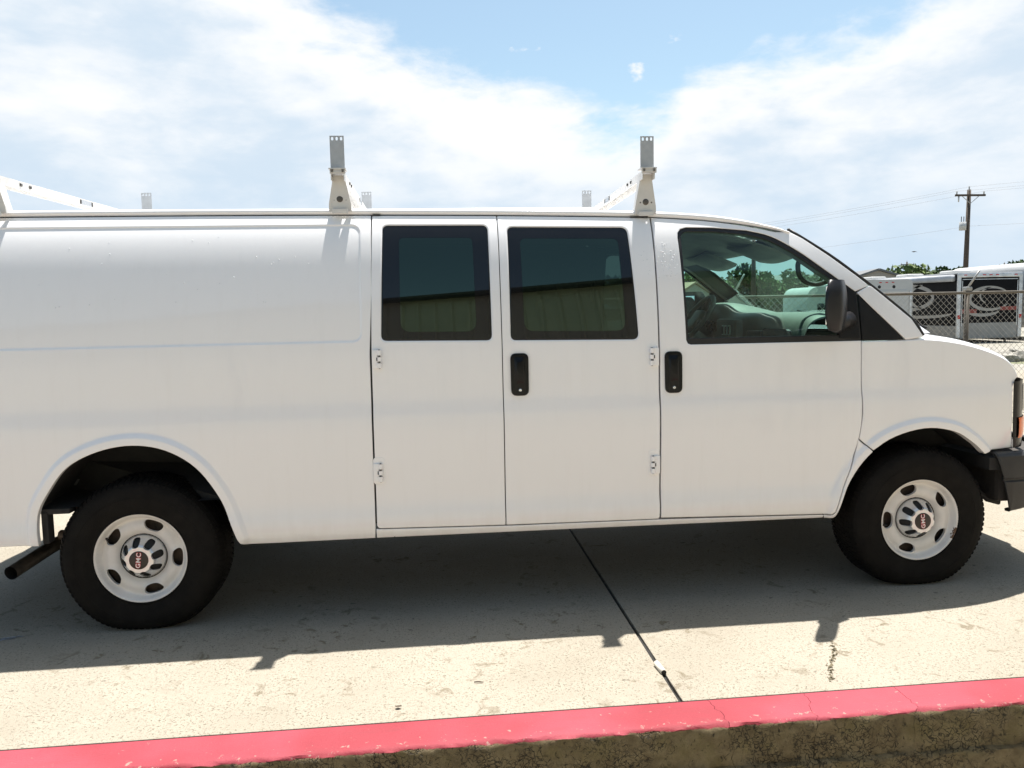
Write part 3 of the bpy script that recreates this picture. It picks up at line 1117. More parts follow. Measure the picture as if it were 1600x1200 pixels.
# --- windscreen, bonnet, nose
def front_end():
    edge = catmull([(3.268, 1.877), (3.469, 1.741), (3.602, 1.638), (3.677, 1.579), (3.876, 1.408), (3.934, 1.318)], 4)

    def ws(i, t):
        x, z = edge[int(i)]
        ye = float(side_y(x, z)) + .010
        y = ye + (t + 1) / 2 * (WID - 2 * ye)
        b = .30 - .08 * (1 - i / (len(edge) - 1))
        return (x + b * (1 - t * t), y, z + .010 * (1 - t * t))
    idx = list(range(len(edge)))
    ts = list(np.linspace(-1, 1, 25))
    scr = MB().grid(ws, idx, ts).build('windscreen', 'glass_green', van, smooth=True)
    for sg in (-1, 1):
        m = MB()
        pts = [Vector(ws(i, sg)) + Vector((.004, 0, .004)) for i in idx]
        m.tube(pts, .0075, 8).build('screen_seal', 'seal_rubber', scr, smooth=True)
    MB().tube([Vector(ws(0, t)) + Vector((0, 0, .004)) for t in ts], .008, 8).build('screen_seal', 'seal_rubber', scr, smooth=True)
    MB().box((3.262, .232, 1.884), (.022, .016, .012), bev=.004).build('seal_end', 'seal_rubber', scr)

    # bonnet: shoulder rolls over from the fender line to a nearly flat top
    sh = SHOULDER

    def nose_x(t):
        return .26 * (1 - abs(t) ** 2.2)

    def bon(i, t):
        x, z = sh[int(i)]
        u = i / (len(sh) - 1)
        ye = float(side_y(x, z) - disp(x, z)[0]) + .004
        y = ye + (t + 1) / 2 * (WID - 2 * ye)
        w = 1 - abs(t)
        roll = min(1, w / .085)
        rise = .020 * (1 - (1 - roll) ** 2) * (1 - .4 * u) + .010 * (1 - t * t)
        back = .31 * (1 - t * t) * (1 - u)
        return (x + nose_x(t) * u ** 2.2 + back, y, z + rise - .012 * (1 - u) * 0)
    tb = [-1 + 2 * a for a in list(np.linspace(0, .06, 7)) + list(np.linspace(.08, .92, 26)) + list(np.linspace(.94, 1, 7))]
    bo = MB().grid(bon, list(range(len(sh))), tb).build('bonnet', 'paint', van, smooth=True)
    # bonnet shut line marker and the small black washer jet
    jx, jy, jz = bon(5, -.62)
    MB().box((4.12, .30, bon(9, -.70)[2] + .004), (.022, .010, .008), bev=.002).build('washer_jet', 'black_plastic', bo)
    # cowl: dark grille between bonnet and screen, with the raised moulded end
    m = MB()
    m.grid(lambda u, t: (3.93 + .31 * (1 - t * t) + .012 - u * .10, .17 + (t + 1) / 2 * (WID - .34), 1.296 + .010 * (1 - t * t) + .006 * u), [0, .5, 1], ts)
    cw = m.build('cowl', 'black_plastic', van, smooth=True)
    m = MB()
    base = Vector((4.10, .42, 1.322))

    def horn(u, v):
        q = 2 * math.pi * v
        r_ = .085 * (1 - .35 * u)
        return base + Vector((math.cos(q) * r_ * 1.25 - .05 * u, math.sin(q) * r_ * 1.3, u * .062))
    m.grid(horn, [0, .4, .8, 1], [j / 20 for j in range(21)])
    m.grid(lambda u, v: base + Vector((math.cos(2 * math.pi * v) * .0552 * 1.25 * u - .05, math.sin(2 * math.pi * v) * .0552 * 1.3 * u, .062 - .022 * (1 - u))), [0, .5, 1], [j / 20 for j in range(21)])
    m.build('cowl_vent', 'awning_grey', cw, smooth=True)
    # wiper arms lying on the glass
    for yy in (.50, 1.25):
        m = MB()
        m.tube([(4.19, yy - .1, 1.345), (4.16, yy, 1.385), (4.10, yy + .30, 1.44)], [.009, .007, .005], 8)
        m.tube([(4.13, yy + .05, 1.412), (4.09, yy + .52, 1.452)], .006, 6)
        m.build('wiper', 'black_plastic', cw, smooth=True)

    # nose: grille panel with bars, lamps, side marker
    npl = [(.098, 4.499), (.104, 4.52), (.115, 4.545), (.14, 4.58), (.20, 4.632), (.28, 4.675), (.36, 4.70), (.6, 4.755), (WID / 2, 4.79)]

    def nx(y):
        y = min(y, WID - y)
        return float(np.interp(y, [q[0] for q in npl], [q[1] for q in npl]))
    ys = list(np.linspace(.36, WID - .36, 21))
    g = MB().grid(lambda z, y: (nx(y) - .035, y, z), [.71, .9, 1.06], ys)
    gr = g.build('grille', 'gloss_black', van, smooth=True)
    for zz in (.73, .80, .87, .94, 1.01):
        MB().tube([(nx(y) - .015, y, zz) for y in ys], .011, 6).build('grille_bar', 'bumper_plastic', gr, smooth=True)
    for yy in np.linspace(.42, WID - .42, 9):
        MB().box((nx(yy) - .02, yy, .88), (.02, .014, .33)).build('grille_slat', 'bumper_plastic', gr)
    lamp_y = [.098, .101, .104, .109, .115, .126, .14, .165, .20, .24, .28, .32, .355]
    for far in (0, 1):
        f_ = (lambda y: WID - y) if far else (lambda y: y)
        hl = MB().grid(lambda z, y: (nx(y) + .006 * (1.06 - z) / .35, f_(y), z), [.703, .80, .95, 1.062], lamp_y).build('headlight', 'gloss_black', van, smooth=True)
        MB().grid(lambda z, y: (nx(y) + .012, f_(y - .004), z), [.885, .96, 1.035], [y for y in lamp_y if y > .15]).build('lamp_lens', 'clear_lens', hl, smooth=True)
        MB().grid(lambda z, y: (nx(y) + .011 - .005 * abs((z - .81) / .055) ** 4, f_(y - .006), z), [.755, .765, .78, .81, .84, .855, .865], [y for y in lamp_y if y > .106]).build('turn_lamp', 'orange_lens', hl, smooth=True)
    # upper nose lip between bonnet and grille
    MB().grid(lambda u, y: (nx(y) - .01 - .01 * u, y, 1.06 + .05 * u), [0, .5, 1], ys).build('nose_lip', 'paint', van, smooth=True)

    # bumper swept round the front
    path = catmull([(4.352, .030), (4.45, .030), (4.57, .050), (4.70, .12), (4.85, .34), (4.95, .65), (4.975, WID / 2)], 6)
    prof = [(-.03, .695), (.0, .690), (.014, .675), (.020, .63), (.020, .560), (.010, .552), (.010, .545), (.018, .537), (.008, .44), (-.006, .378), (-.02, .368), (-.05, .366)]
    full = path + [(x, WID - y) for x, y in path[::-1][1:]]
    m = MB()
    vs, fs = [], []
    n = len(prof)
    pa = np.array(full)
    tg = np.gradient(pa, axis=0)
    tg /= np.linalg.norm(tg, axis=1, keepdims=True)
    nr = np.stack([tg[:, 1], -tg[:, 0]], 1)
    for i, ((x, y), nn) in enumerate(zip(full, nr)):
        s0 = max(0, 1 - min(i, len(full) - 1 - i) / 7)
        for (o, z) in prof:
            # the rear edge of the wrap sweeps forward towards the bottom
            cut = .105 * s0 * ((.695 - z) / .33) ** 1.0
            rise = .020 * min(1, max(0, (x - 4.44) / .2))
            vs.append((x + nn[0] * o + cut, y + nn[1] * o, z + rise * (z < .45)))
    for i in range(len(full) - 1):
        for j in range(n - 1):
            fs.append((i * n + j, i * n + j + 1, (i + 1) * n + j + 1, (i + 1) * n + j))
    m.add(vs, fs)
    bu = m.build('front_bumper', 'bumper_plastic', van, angle=35)
    sol = bu.modifiers.new('thick', 'SOLIDIFY')
    sol.thickness = .012
    sol.offset = -1
    MB().prism([(x - .02, y + (.012 if y < WID / 2 else -.012)) for x, y in full], 2, .60, .665).build('bumper_light_block', 'liner', bu)  # added plate, stops sun leaking between bumper shell and body
    MB().box((5.0, WID / 2, .60), (.012, .5, .13)).build('plate_bracket', 'black_plastic', bu)
    # fog of brackets and tow hook loop behind the wheel, seen under the bumper
    MB().tube([(4.36, .20, .52), (4.385, .19, .45), (4.43, .18, .405), (4.50, .18, .385)], .014, 8).build('air_deflector', 'liner', bu, smooth=True)


front_end()


# --- rear end
def rear_end():
    zs = list(np.linspace(.46, 1.985, 16))
    for a, b, nm in ((.0, .5, 'rear_door'), (.5, 1.0, 'rear_door')):
        m = MB()
        m.grid(lambda z, t: (rear_x(z) - .004 - .012 * math.sin(math.pi * ((z - .4) / 1.7)), float(side_y(-1.10, z)) + .004 + (a + (b - a) * (.006 + .988 * t)) * (WID - 2 * float(side_y(-1.10, z)) - .008), z), zs, [0, .25, .5, .75, 1])
        d = m.build(nm, 'paint', van, smooth=True)
        d['label'] = 'near rear cargo door' if a == 0 else 'far rear cargo door'
        yc = .58 if a == 0 else WID - .58
        MB().box((-1.036, yc, 1.62), (.008, .52, .40), bev=.003).build('window_pane', 'frit', d)
        MB().box((-1.07, 1.0 + (.06 if a else -.06), 1.15), (.03, .05, .16), bev=.01).build('door_handle', 'gloss_black', d)
    for yy in (.075, WID - .075):
        MB().box((-1.06, yy, 1.02), (.05, .07, .34), bev=.012).build('tail_light', 'red_lens', van, smooth=True)
    b = MB().box((-1.125, WID / 2, .53), (.11, WID - .10, .17), bev=.02).build('rear_bumper', 'bumper_plastic', van)
    MB().box((-.985, WID / 2, 2.018), (.02, 1.4, .06), bev=.008).build('roof_edge', 'paint', van)


rear_end()


# --- handles, hinges, mirror
def handle(parent, x, z, far=False, tilt=0.0):
    """black moulded pull handle with a lock"""
    f_ = (lambda y: WID - y) if far else (lambda y: y)
    y0 = float(surf(x, z)[0])
    out = round_poly([(-.0435, -.104), (.0435, -.104), (.045, .104), (-.045, .104)], .03, 6)
    m = MB()
    n = len(out)
    lv = [(1.0, .002), (1.0, -.006), (.95, -.0105), (.86, -.012)]
    vs = []
    for (s_, yo) in lv:
        for (a, b) in out:
            vs.append((x + a * (1 - (1 - s_) * 1.0) + (z + b) * 0, f_(float(surf(x, z + b)[0]) + yo), z + b * (1 - (1 - s_) * .45)))
    fs = [(i * n + j, i * n + (j + 1) % n, (i + 1) * n + (j + 1) % n, (i + 1) * n + j) for i in range(len(lv) - 1) for j in range(n)]
    fs.append(tuple((len(lv) - 1) * n + j for j in range(n)))
    m.add(vs, fs)
    h = m.build('door_handle', 'gloss_black', parent, angle=40)
    m = MB()
    m.grid(lambda u, v: (x - .026 + .052 * u, f_(float(surf(x, z + .085 - .13 * v)[0]) - .012 - .014 * math.sin(math.pi * u) ** .6 * math.sin(math.pi * min(1, v * 1.02)) ** .5), z + .085 - .13 * v),
           list(np.linspace(0, 1, 9)), list(np.linspace(0, 1, 11)))
    m.build('handle_grip', 'gloss_black', parent, smooth=True)
    c = (x, float(surf(x, z - .076)[0]) - .0125, z - .076)
    if not far:
        m = MB().lathe([(.0002, .004), (.0055, .004), (.0072, .0025), (.0072, -.002)], 16, c)
        m.build('lock_cylinder', 'chrome', parent, angle=40)
        MB().box((c[0], c[1] - .0045, c[2]), (.0014, .001, .0065)).build('keyhole', 'slot_dark', parent)


handle(door2, 1.836, 1.182)
handle(door3, 2.607, 1.172)
handle(door4, 2.607, 1.172, far=True)


def hinge(parent, x, z, flip, dish):
    """exposed door hinge: leaf on the door, three knuckles with a pin"""
    y0 = float(surf(x, z)[0])
    s_ = -1 if flip else 1
    m = MB()
    m.box((x + s_ * .014, y0 - .006, z), (.026, .014, .090), bev=.002)
    for dz, h in ((.031, .024), (.0, .020), (-.031, .024)):
        m.tube([(x + s_ * .036, y0 - .011, z + dz - h / 2), (x + s_ * .036, y0 - .011, z + dz + h / 2)], .0105, 10)
    for dz in (.031, -.031):
        m.box((x + s_ * .026, y0 - .008, z + dz), (.018, .012, .021), bev=.002)
    m.build('hinge', 'paint', parent, angle=40)
    MB().tube([(x + s_ * .036, y0 - .011, z - .046), (x + s_ * .036, y0 - .011, z + .046)], .0045, 8).build('hinge_pin', 'bolt_steel', parent, smooth=True)
    MB().box((x + s_ * .028, y0 - .0135, z), (.012, .003, .016)).build('hinge_slot', 'slot_dark', parent)
    if dish:
        pl = round_poly([(x + s_ * .001, z - .06), (x + s_ * .058, z - .06), (x + s_ * .058, z + .075), (x + s_ * .001, z + .075)], .018)
        panel('hinge_dish', pl, parent, off=-.0012, depth=.001, bevel=.004, spacing=.02, drop=.0015)


hinge(door1, SEAM1 + .006, 1.275, False, False)
hinge(door1, SEAM1 - .006, .727, False, True)
hinge(door2, SEAM3 - .004, 1.252, True, False)
hinge(door2, SEAM3 - .004, .712, True, True)


def mirror(far=False):
    f_ = (lambda y: WID - y) if far else (lambda y: y)
    parent = door4 if far else door3
    # housing: tall rounded shell, glass facing back
    m = MB()
    secs = []
    zs = np.linspace(0, 1, 13)
    for u in zs:
        z = 1.365 + .245 * u
        e = math.sin(math.pi * min(.965, max(.035, u))) ** .17
        wx, wy = .052 * e, .092 * e
        cx, cy = 3.398, -.085
        ring = []
        for j in range(24):
            q = 2 * math.pi * j / 24
            c_, s_ = math.cos(q), math.sin(q)
            px = wx * math.copysign(abs(c_) ** .42, c_)
            py = wy * math.copysign(abs(s_) ** .42, s_)
            ring.append((cx + px + .66 * py, f_(cy + py), z))
        secs.append(ring)
    vs = [p for r_ in secs for p in r_]
    n = 24
    fs = [(i * n + j, i * n + (j + 1) % n, (i + 1) * n + (j + 1) % n, (i + 1) * n + j) for i in range(len(secs) - 1) for j in range(n)]
    fs += [tuple(range(n - 1, -1, -1)), tuple((len(secs) - 1) * n + j for j in range(n))]
    m.add(vs, fs).build('mirror_housing', 'mirror_plastic', parent, angle=60)
    MB().box((3.356, f_(-.085), 1.487), (.006, .165, .185), Matrix.Rotation(math.atan(.66) * (1 if far else -1), 3, 'Z'), .002).build('mirror_glass', 'mirror_glass', parent)
    m = MB()
    m.tube([(3.41, f_(-.02), 1.405), (3.45, f_(.0), 1.40), (3.49, f_(.03), 1.405), (3.54, f_(.055), 1.41)], [.036, .040, .044, .046], 14)
    m.tube([(3.40, f_(-.04), 1.385), (3.43, f_(-.015), 1.375), (3.475, f_(.025), 1.372)], [.022, .026, .03], 12)
    m.build('mirror_arm', 'mirror_plastic', parent, smooth=True)


mirror()
mirror(True)


# --- wheels
def text_mesh(body, size, extrude=.0006, offset=0.0):
    cu_ = bpy.data.curves.new('lettering', 'FONT')
    cu_.body = body
    cu_.size = size
    cu_.align_x = 'CENTER'
    cu_.align_y = 'CENTER'
    cu_.extrude = extrude
    cu_.space_character = 1.12
    cu_.offset = offset
    to = bpy.data.objects.new('lettering', cu_)
    COL.objects.link(to)
    dg = bpy.context.evaluated_depsgraph_get()
    me = bpy.data.meshes.new_from_object(to.evaluated_get(dg))
    bpy.data.objects.remove(to)
    return me


TYRE_R = .383
HUB_Z = .350


def tyre_mesh():
    prof = [(.205, -.215), (.222, -.232), (.262, -.240), (.320, -.238), (.350, -.228), (.368, -.212), (.377, -.19), (TYRE_R, -.16), (TYRE_R, -.115), (TYRE_R, -.07),
            (.377, -.035), (.369, -.015), (.352, .000), (.335, .008), (.318, .012), (.300, .0145), (.2985, .0132), (.297, .0145), (.275, .0135), (.252, .0095), (.236, .004), (.226, .0015), (.219, .0045), (.215, -.004), (.205, -.02)]
    m = MB().lathe(prof, 96)
    # tread blocks, five rows, and shoulder lugs reaching over to the sidewall
    N = 84
    for row, (o0, o1, ph) in enumerate(((-.035, -.068, 0), (-.075, -.100, .5), (-.107, -.132, .2), (-.139, -.164, .7), (-.171, -.204, .35))):
        for i in range(N):
            q0 = 2 * math.pi * (i + ph + .1) / N
            q1 = 2 * math.pi * (i + ph + .80) / N
            vs = []
            for (rr, oo) in ((.366, o0), (.366, o1), (.3855, o1), (.3848 if 0 < row < 4 else .3848, o0)):
                if row == 0 and oo == o0:
                    rr -= .004
                for q in (q0, q1):
                    vs.append((rr * math.cos(q), -oo, rr * math.sin(q)))
            m.add(vs, [(0, 1, 3, 2), (2, 3, 5, 4), (4, 5, 7, 6), (6, 7, 1, 0), (0, 2, 4, 6), (1, 7, 5, 3)])
    for i in range(N):
        q0 = 2 * math.pi * (i + .15) / N
        q1 = 2 * math.pi * (i + .72) / N
        for (ra, oa, rb, ob) in ((.382, -.036, .360, -.0030), (.382, -.203, .360, -.2245)):
            sgn = 1 if oa > -.1 else -1
            vs = []
            for q in (q0, q1):
                for (rr, oo) in ((ra, oa), (ra - .006, oa + sgn * .012), (rb + .0075, ob - sgn * .004), (rb, ob), (rb, ob - sgn * .012), (ra - .02, oa)):
                    vs.append((rr * math.cos(q), -oo, rr * math.sin(q)))
            m.add(vs, [(0, 1, 7, 6), (1, 2, 8, 7), (2, 3, 9, 8), (3, 4, 10, 9), (4, 5, 11, 10), (5, 0, 6, 11), (0, 5, 4, 3, 2, 1), (6, 7, 8, 9, 10, 11)])
    # sit flat under load, sidewall bulging a little at the bottom
    out = []
    for (x, y, z) in m.v:
        if z < -.305:
            t = min(1.0, (-z - .305) / .081)
            z = -(.305 + .0445 * (1 - (1 - t) ** 1.82))
        if z < -.20:
            y -= .006 * ((-.20 - z) / .15) * (1 if y < .1 else -1)
        out.append((x, y, z))
    m.v = out
    return m


def disc_o(r_):
    rs = [0, .09, .107, .118, .132, .150, .165, .178, .188, .196, .203, .209, .214, .2185]
    os_ = [-.062, -.058, -.052, -.040, -.031, -.028, -.031, -.038, -.040, -.030, -.010, -.003, -.002, -.004]
    return np.interp(r_, rs, os_)


def polar_sheet(outer_r, inner_r, holes, fn, ringsr, n=96, lip=None, depth=.012):
    """disc cut by holes, raised by fn(radius); lips turned inwards at the holes"""
    outer = [(outer_r * math.cos(2 * math.pi * i / n), outer_r * math.sin(2 * math.pi * i / n)) for i in range(n)]
    hs = list(holes)
    if inner_r > 0:
        hs = hs + [[(inner_r * math.cos(2 * math.pi * i / 48), inner_r * math.sin(2 * math.pi * i / 48)) for i in range(48)]]
    ex = []
    for r_ in ringsr:
        k_ = max(12, int(n * r_ / outer_r))
        ex += [(r_ * math.cos(2 * math.pi * (i + .5) / k_), r_ * math.sin(2 * math.pi * (i + .5) / k_)) for i in range(k_)]
    for h in holes:
        hp = h if area(h) > 0 else h[::-1]
        for d in (-.004, -.009, -.015):
            ex += offset_poly(hp, d)
    V, T, idx = cdt(outer, hs, .006, np.array(ex), grid=False)
    r_ = np.hypot(V[:, 0], V[:, 1])
    o = fn(r_)
    if lip:
        d = np.full(len(V), 1e9)
        for h in holes:
            d = np.minimum(d, seg_dist(V, h))
        o = o + lip * np.exp(-(d / .0075) ** 2)
    vs = [(a, -c, b) for (a, b), c in zip(V, o)]
    fs = [tuple(t) for t in T]
    for lp in idx[1:1 + len(holes)]:
        base = len(vs)
        for i in lp:
            x, y, z = vs[i]
            vs.append((x, y + depth, z))
        L = len(lp)
        for i in range(L):
            fs.append((lp[i], lp[(i + 1) % L], base + (i + 1) % L, base + i))
    return MB().add(vs, fs)


def hand_hole(ang):
    pts = [(.183, -.030), (.186, .0), (.183, .030), (.173, .044), (.159, .043), (.142, .028), (.1365, .0), (.142, -.028), (.159, -.043), (.173, -.044)]
    c_, s_ = math.cos(ang), math.sin(ang)
    sm = catmull(pts, 3, True)
    return [(a * c_ - b * s_, a * s_ + b * c_) for a, b in sm]


def slot(ang):
    c_, s_ = math.cos(ang), math.sin(ang)
    loc = round_poly([(.059, -.0165), (.0985, -.0195), (.0985, .0195), (.059, .0165)], .016, 4)
    return [(a * c_ - b * s_, a * s_ + b * c_) for a, b in loc]


def cap_o(r_):
    rs = [0, .046, .063, .069, .077, .090, .099, .104, .107]
    os_ = [.022, .022, .021, .017, .004, -.020, -.035, -.044, -.054]
    return np.interp(r_, rs, os_)


def make_wheel(loc, a0, text_rot, slot0, rust=False, rz=0.0):
    w = empty('wheel', loc, rz, van)
    tyre_o = tyre_mesh().build('tyre', 'tyre_rubber', w, angle=28)
    holes = [hand_hole(a0 + i * 2 * math.pi / 5) for i in range(5)]
    m = polar_sheet(.2185, 0, holes, disc_o, [.03, .06, .09, .100, .107, .112, .118, .125, .132, .141, .15, .158, .165, .172, .178, .183, .188, .192, .196, .200, .203, .206, .209, .212, .214, .2165], lip=.0045, depth=.016)
    rim = m.build('rim', 'rim_paint', w, angle=50)
    MB().lathe([(.2185, -.004), (.2195, -.008), (.214, -.02), (.196, -.05), (.196, -.2), (.214, -.225)], 64).build('rim_barrel', 'liner', w, smooth=True)
    MB().lathe([(.195, -.085), (.12, -.08), (.0005, -.08)], 40).build('brake_drum', 'rust_steel', w, smooth=True)
    MB().lathe([(.1065, -.0535), (.1075, -.0485), (.1105, -.0465), (.113, -.0505)], 48).build('cap_gap', 'slot_dark', w)
    sl = [slot(slot0 + i * math.pi / 4) for i in range(8)]
    m = polar_sheet(.107, 0, sl, cap_o, [.02, .044, .05, .056, .06, .063, .066, .07, .074, .08, .088, .093, .097, .1, .103], lip=.0012, depth=.014)
    m.build('hub_cap', 'cap_silver', w, angle=40)
    MB().lathe([(.100, -.050), (.085, -.024), (.066, .002), (.050, .008), (.0003, .008)], 40).build('cap_inner', 'slot_dark', w, smooth=True)
    MB().lathe([(.0445, .0215), (.0440, .0238), (.043, .0243), (.0003, .0243)], 40).build('cap_badge', 'cap_dark', w, angle=30)
    rotm = Matrix.Rotation(text_rot, 4, 'Y').inverted() @ Matrix.Rotation(math.pi / 2, 4, 'X')
    for nm, mt, ky, o in (('badge_outline', 'letter_red', 'red', .0250), ('badge_lettering', 'letter_white', 'white', .0260)):
        me = LETS[ky].copy()
        me.transform(Matrix.Translation((0, -o, 0)) @ rotm)
        me.materials.clear()
        me.materials.append(P[mt])
        ob = bpy.data.objects.new(nm, me)
        COL.objects.link(ob)
        ob.parent = w
    # balance valve in one opening
    q = a0 + 2 * 2 * math.pi / 5 + .14
    MB().tube([(.190 * math.cos(q), .035, .190 * math.sin(q)), (.176 * math.cos(q), .020, .176 * math.sin(q))], .0055, 8).build('valve_stem', 'seal_rubber', w, smooth=True)
    if rust:
        m = MB()
        vs = []
        qs = np.linspace(R(-31), R(-14), 9)
        for r_ in (.2155, .2085, .2025):
            for i, q in enumerate(qs):
                rr = r_ + random.uniform(-.002, .002)
                vs.append((rr * math.cos(q), -float(disc_o(rr)) - .0012, rr * math.sin(q)))
        n = len(qs)
        m.add(vs, [(i * n + j, i * n + j + 1, (i + 1) * n + j + 1, (i + 1) * n + j) for i in range(2) for j in range(n - 1)])
        m.build('rust_patch', 'rust_patch', w, smooth=True)
    return w


LETS = {}
for key, off_ in (('red', .0022), ('white', .0003)):
    LETS[key] = text_mesh('GMC', .0285, offset=off_)
    LETS[key].transform(Matrix.Diagonal((1.12, 1.0, 1.0, 1.0)))
wr = make_wheel((0, .035, HUB_Z), R(-3), R(83), R(12))
wf = make_wheel((3.947, .035, HUB_Z), R(36), R(95), R(8), rust=True)
wr['label'] = 'near rear wheel'
wf['label'] = 'near front wheel with a rust patch on the rim'
for x in (0, 3.947):
    w2 = make_wheel((x, WID - .035, HUB_Z), R(20), R(90), R(5), rz=math.pi)
    w2['label'] = 'far rear wheel' if x == 0 else 'far front wheel'


# --- wheel wells, underbody
def under():
    for arch, nm, y0 in ((ARCH_R, 'wheel_arch_liner', .02), (ARCH_F, 'wheel_arch_liner', .03)):
        for far in (0, 1):
            f_ = (lambda y: WID - y) if far else (lambda y: y)
            a = np.array(arch)
            c = a.mean(0)
            b = c + (a - c) * 1.045
            b[:, 1] += .012
            m = MB()
            vs, fs = [], []
            for (x, z) in b:
                ys = float(side_y(x, z))
                vs += [(x, f_(ys + y0), z), (x, f_(.36 if z > .63 else ys + .05), z - .01)]
            n = len(b)
            fs += [(2 * i, 2 * i + 1, 2 * i + 3, 2 * i + 2) for i in range(n - 1)]
            fs.append(tuple(2 * i + 1 for i in range(n) if b[i][1] > .60))
            m.add(vs, fs).build(nm, 'liner', van)
    # floor pan and frame
    MB().box((1.95, WID / 2, .505), (2.86, WID - .12, .09), bev=.01).build('floor_pan', 'underbody', van)
    MB().box((-.73, WID / 2, .62), (.58, WID - .14, .08), bev=.01).build('floor_pan', 'underbody', van)
    MB().box((1.75, WID / 2, .61), (5.1, 1.28, .06)).build('floor_pan', 'underbody', van)
    for y in (.56, WID - .56):
        MB().box((2.52, y, .415), (3.96, .07, .15), bev=.008).build('frame_rail', 'underbody', van)
    MB().box((2.05, 1.32, .37), (1.3, .42, .24), bev=.03).build('fuel_tank', 'underbody', van)
    MB().box((1.0, .78, .38), (.7, .22, .17), bev=.06).build('muffler', 'rust_steel', van)
    m = MB().tube([(0, .25, HUB_Z), (0, WID - .25, HUB_Z)], .045, 12)
    m.lathe([(.001, .13), (.10, .11), (.145, .03), (.145, -.03), (.10, -.11), (.001, -.13)], 20, (0, WID / 2, HUB_Z))
    m.build('rear_axle', 'underbody', van, smooth=True)
    for y in (.42, WID - .42):
        m = MB().tube([(-.80, y, .58), (-.45, y, .535), (-.2, y, .42), (0, y, .40), (.3, y, .41), (.72, y, .47)], .030, 8)
        m.build('leaf_spring', 'rust_steel', van, smooth=True)
    MB().tube([(.1, WID / 2, .37), (2.7, WID / 2, .45)], .038, 10).build('drive_shaft', 'rust_steel', van, smooth=True)
    m = MB().tube([(3.947, .28, HUB_Z), (3.947, .55, .36), (3.947, WID - .55, .36), (3.947, WID - .28, HUB_Z)], [.05, .04, .04, .05], 10)
    m.build('front_suspension', 'underbody', van, smooth=True)
    for y in (.42, WID - .42):
        MB().box((3.98, y, .56), (.14, .12, .26), bev=.02).build('strut', 'underbody', van)
    MB().box((3.55, WID / 2, .44), (.5, .8, .2), bev=.03).build('gearbox', 'underbody', van)
    MB().box((4.64, WID / 2, .54), (.44, 1.84, .26), bev=.03).build('radiator_support_filler', 'underbody', van)  # enlarged beyond the support itself to block light leaking under the bumper
    # exhaust tailpipe coming out behind the rear wheel
    m = MB()
    pts = catmull([(.55, .72, .42), (.30, .70, .50), (.0, .68, .53), (-.30, .62, .455), (-.46, .54, .385), (-.565, .42, .330), (-.60, .27, .308), (-.632, .12, .286)], 5)
    m.tube(pts, .034, 16, cap=False)
    ex = m.build('tailpipe', 'pipe_steel', van, smooth=True)
    d = (Vector(pts[-1]) - Vector(pts[-2])).normalized()
    e_ = Vector(pts[-1])
    MB().tube([e_ + d * .001, e_ - d * .10], .0315, 16, cap=False).build('pipe_bore', 'slot_dark', ex, smooth=True)
    MB().tube([e_ - d * .07, e_ - d * .072], .0312, 16).build('pipe_dark', 'slot_dark', ex)
    # bracket at the rear foot of the wheel arch
    MB().box((-.418, .060, .52), (.030, .06, .15), bev=.006).build('arch_bracket', 'liner', van)
    MB().box((-.37, .07, .597), (.13, .07, .026), bev=.004).build('arch_bracket', 'liner', van)
    MB().tube([(-.50, .36, .40), (-.40, .33, .405), (-.15, .32, .44)], .026, 8).build('arch_brace', 'rust_steel', van, smooth=True)


under()


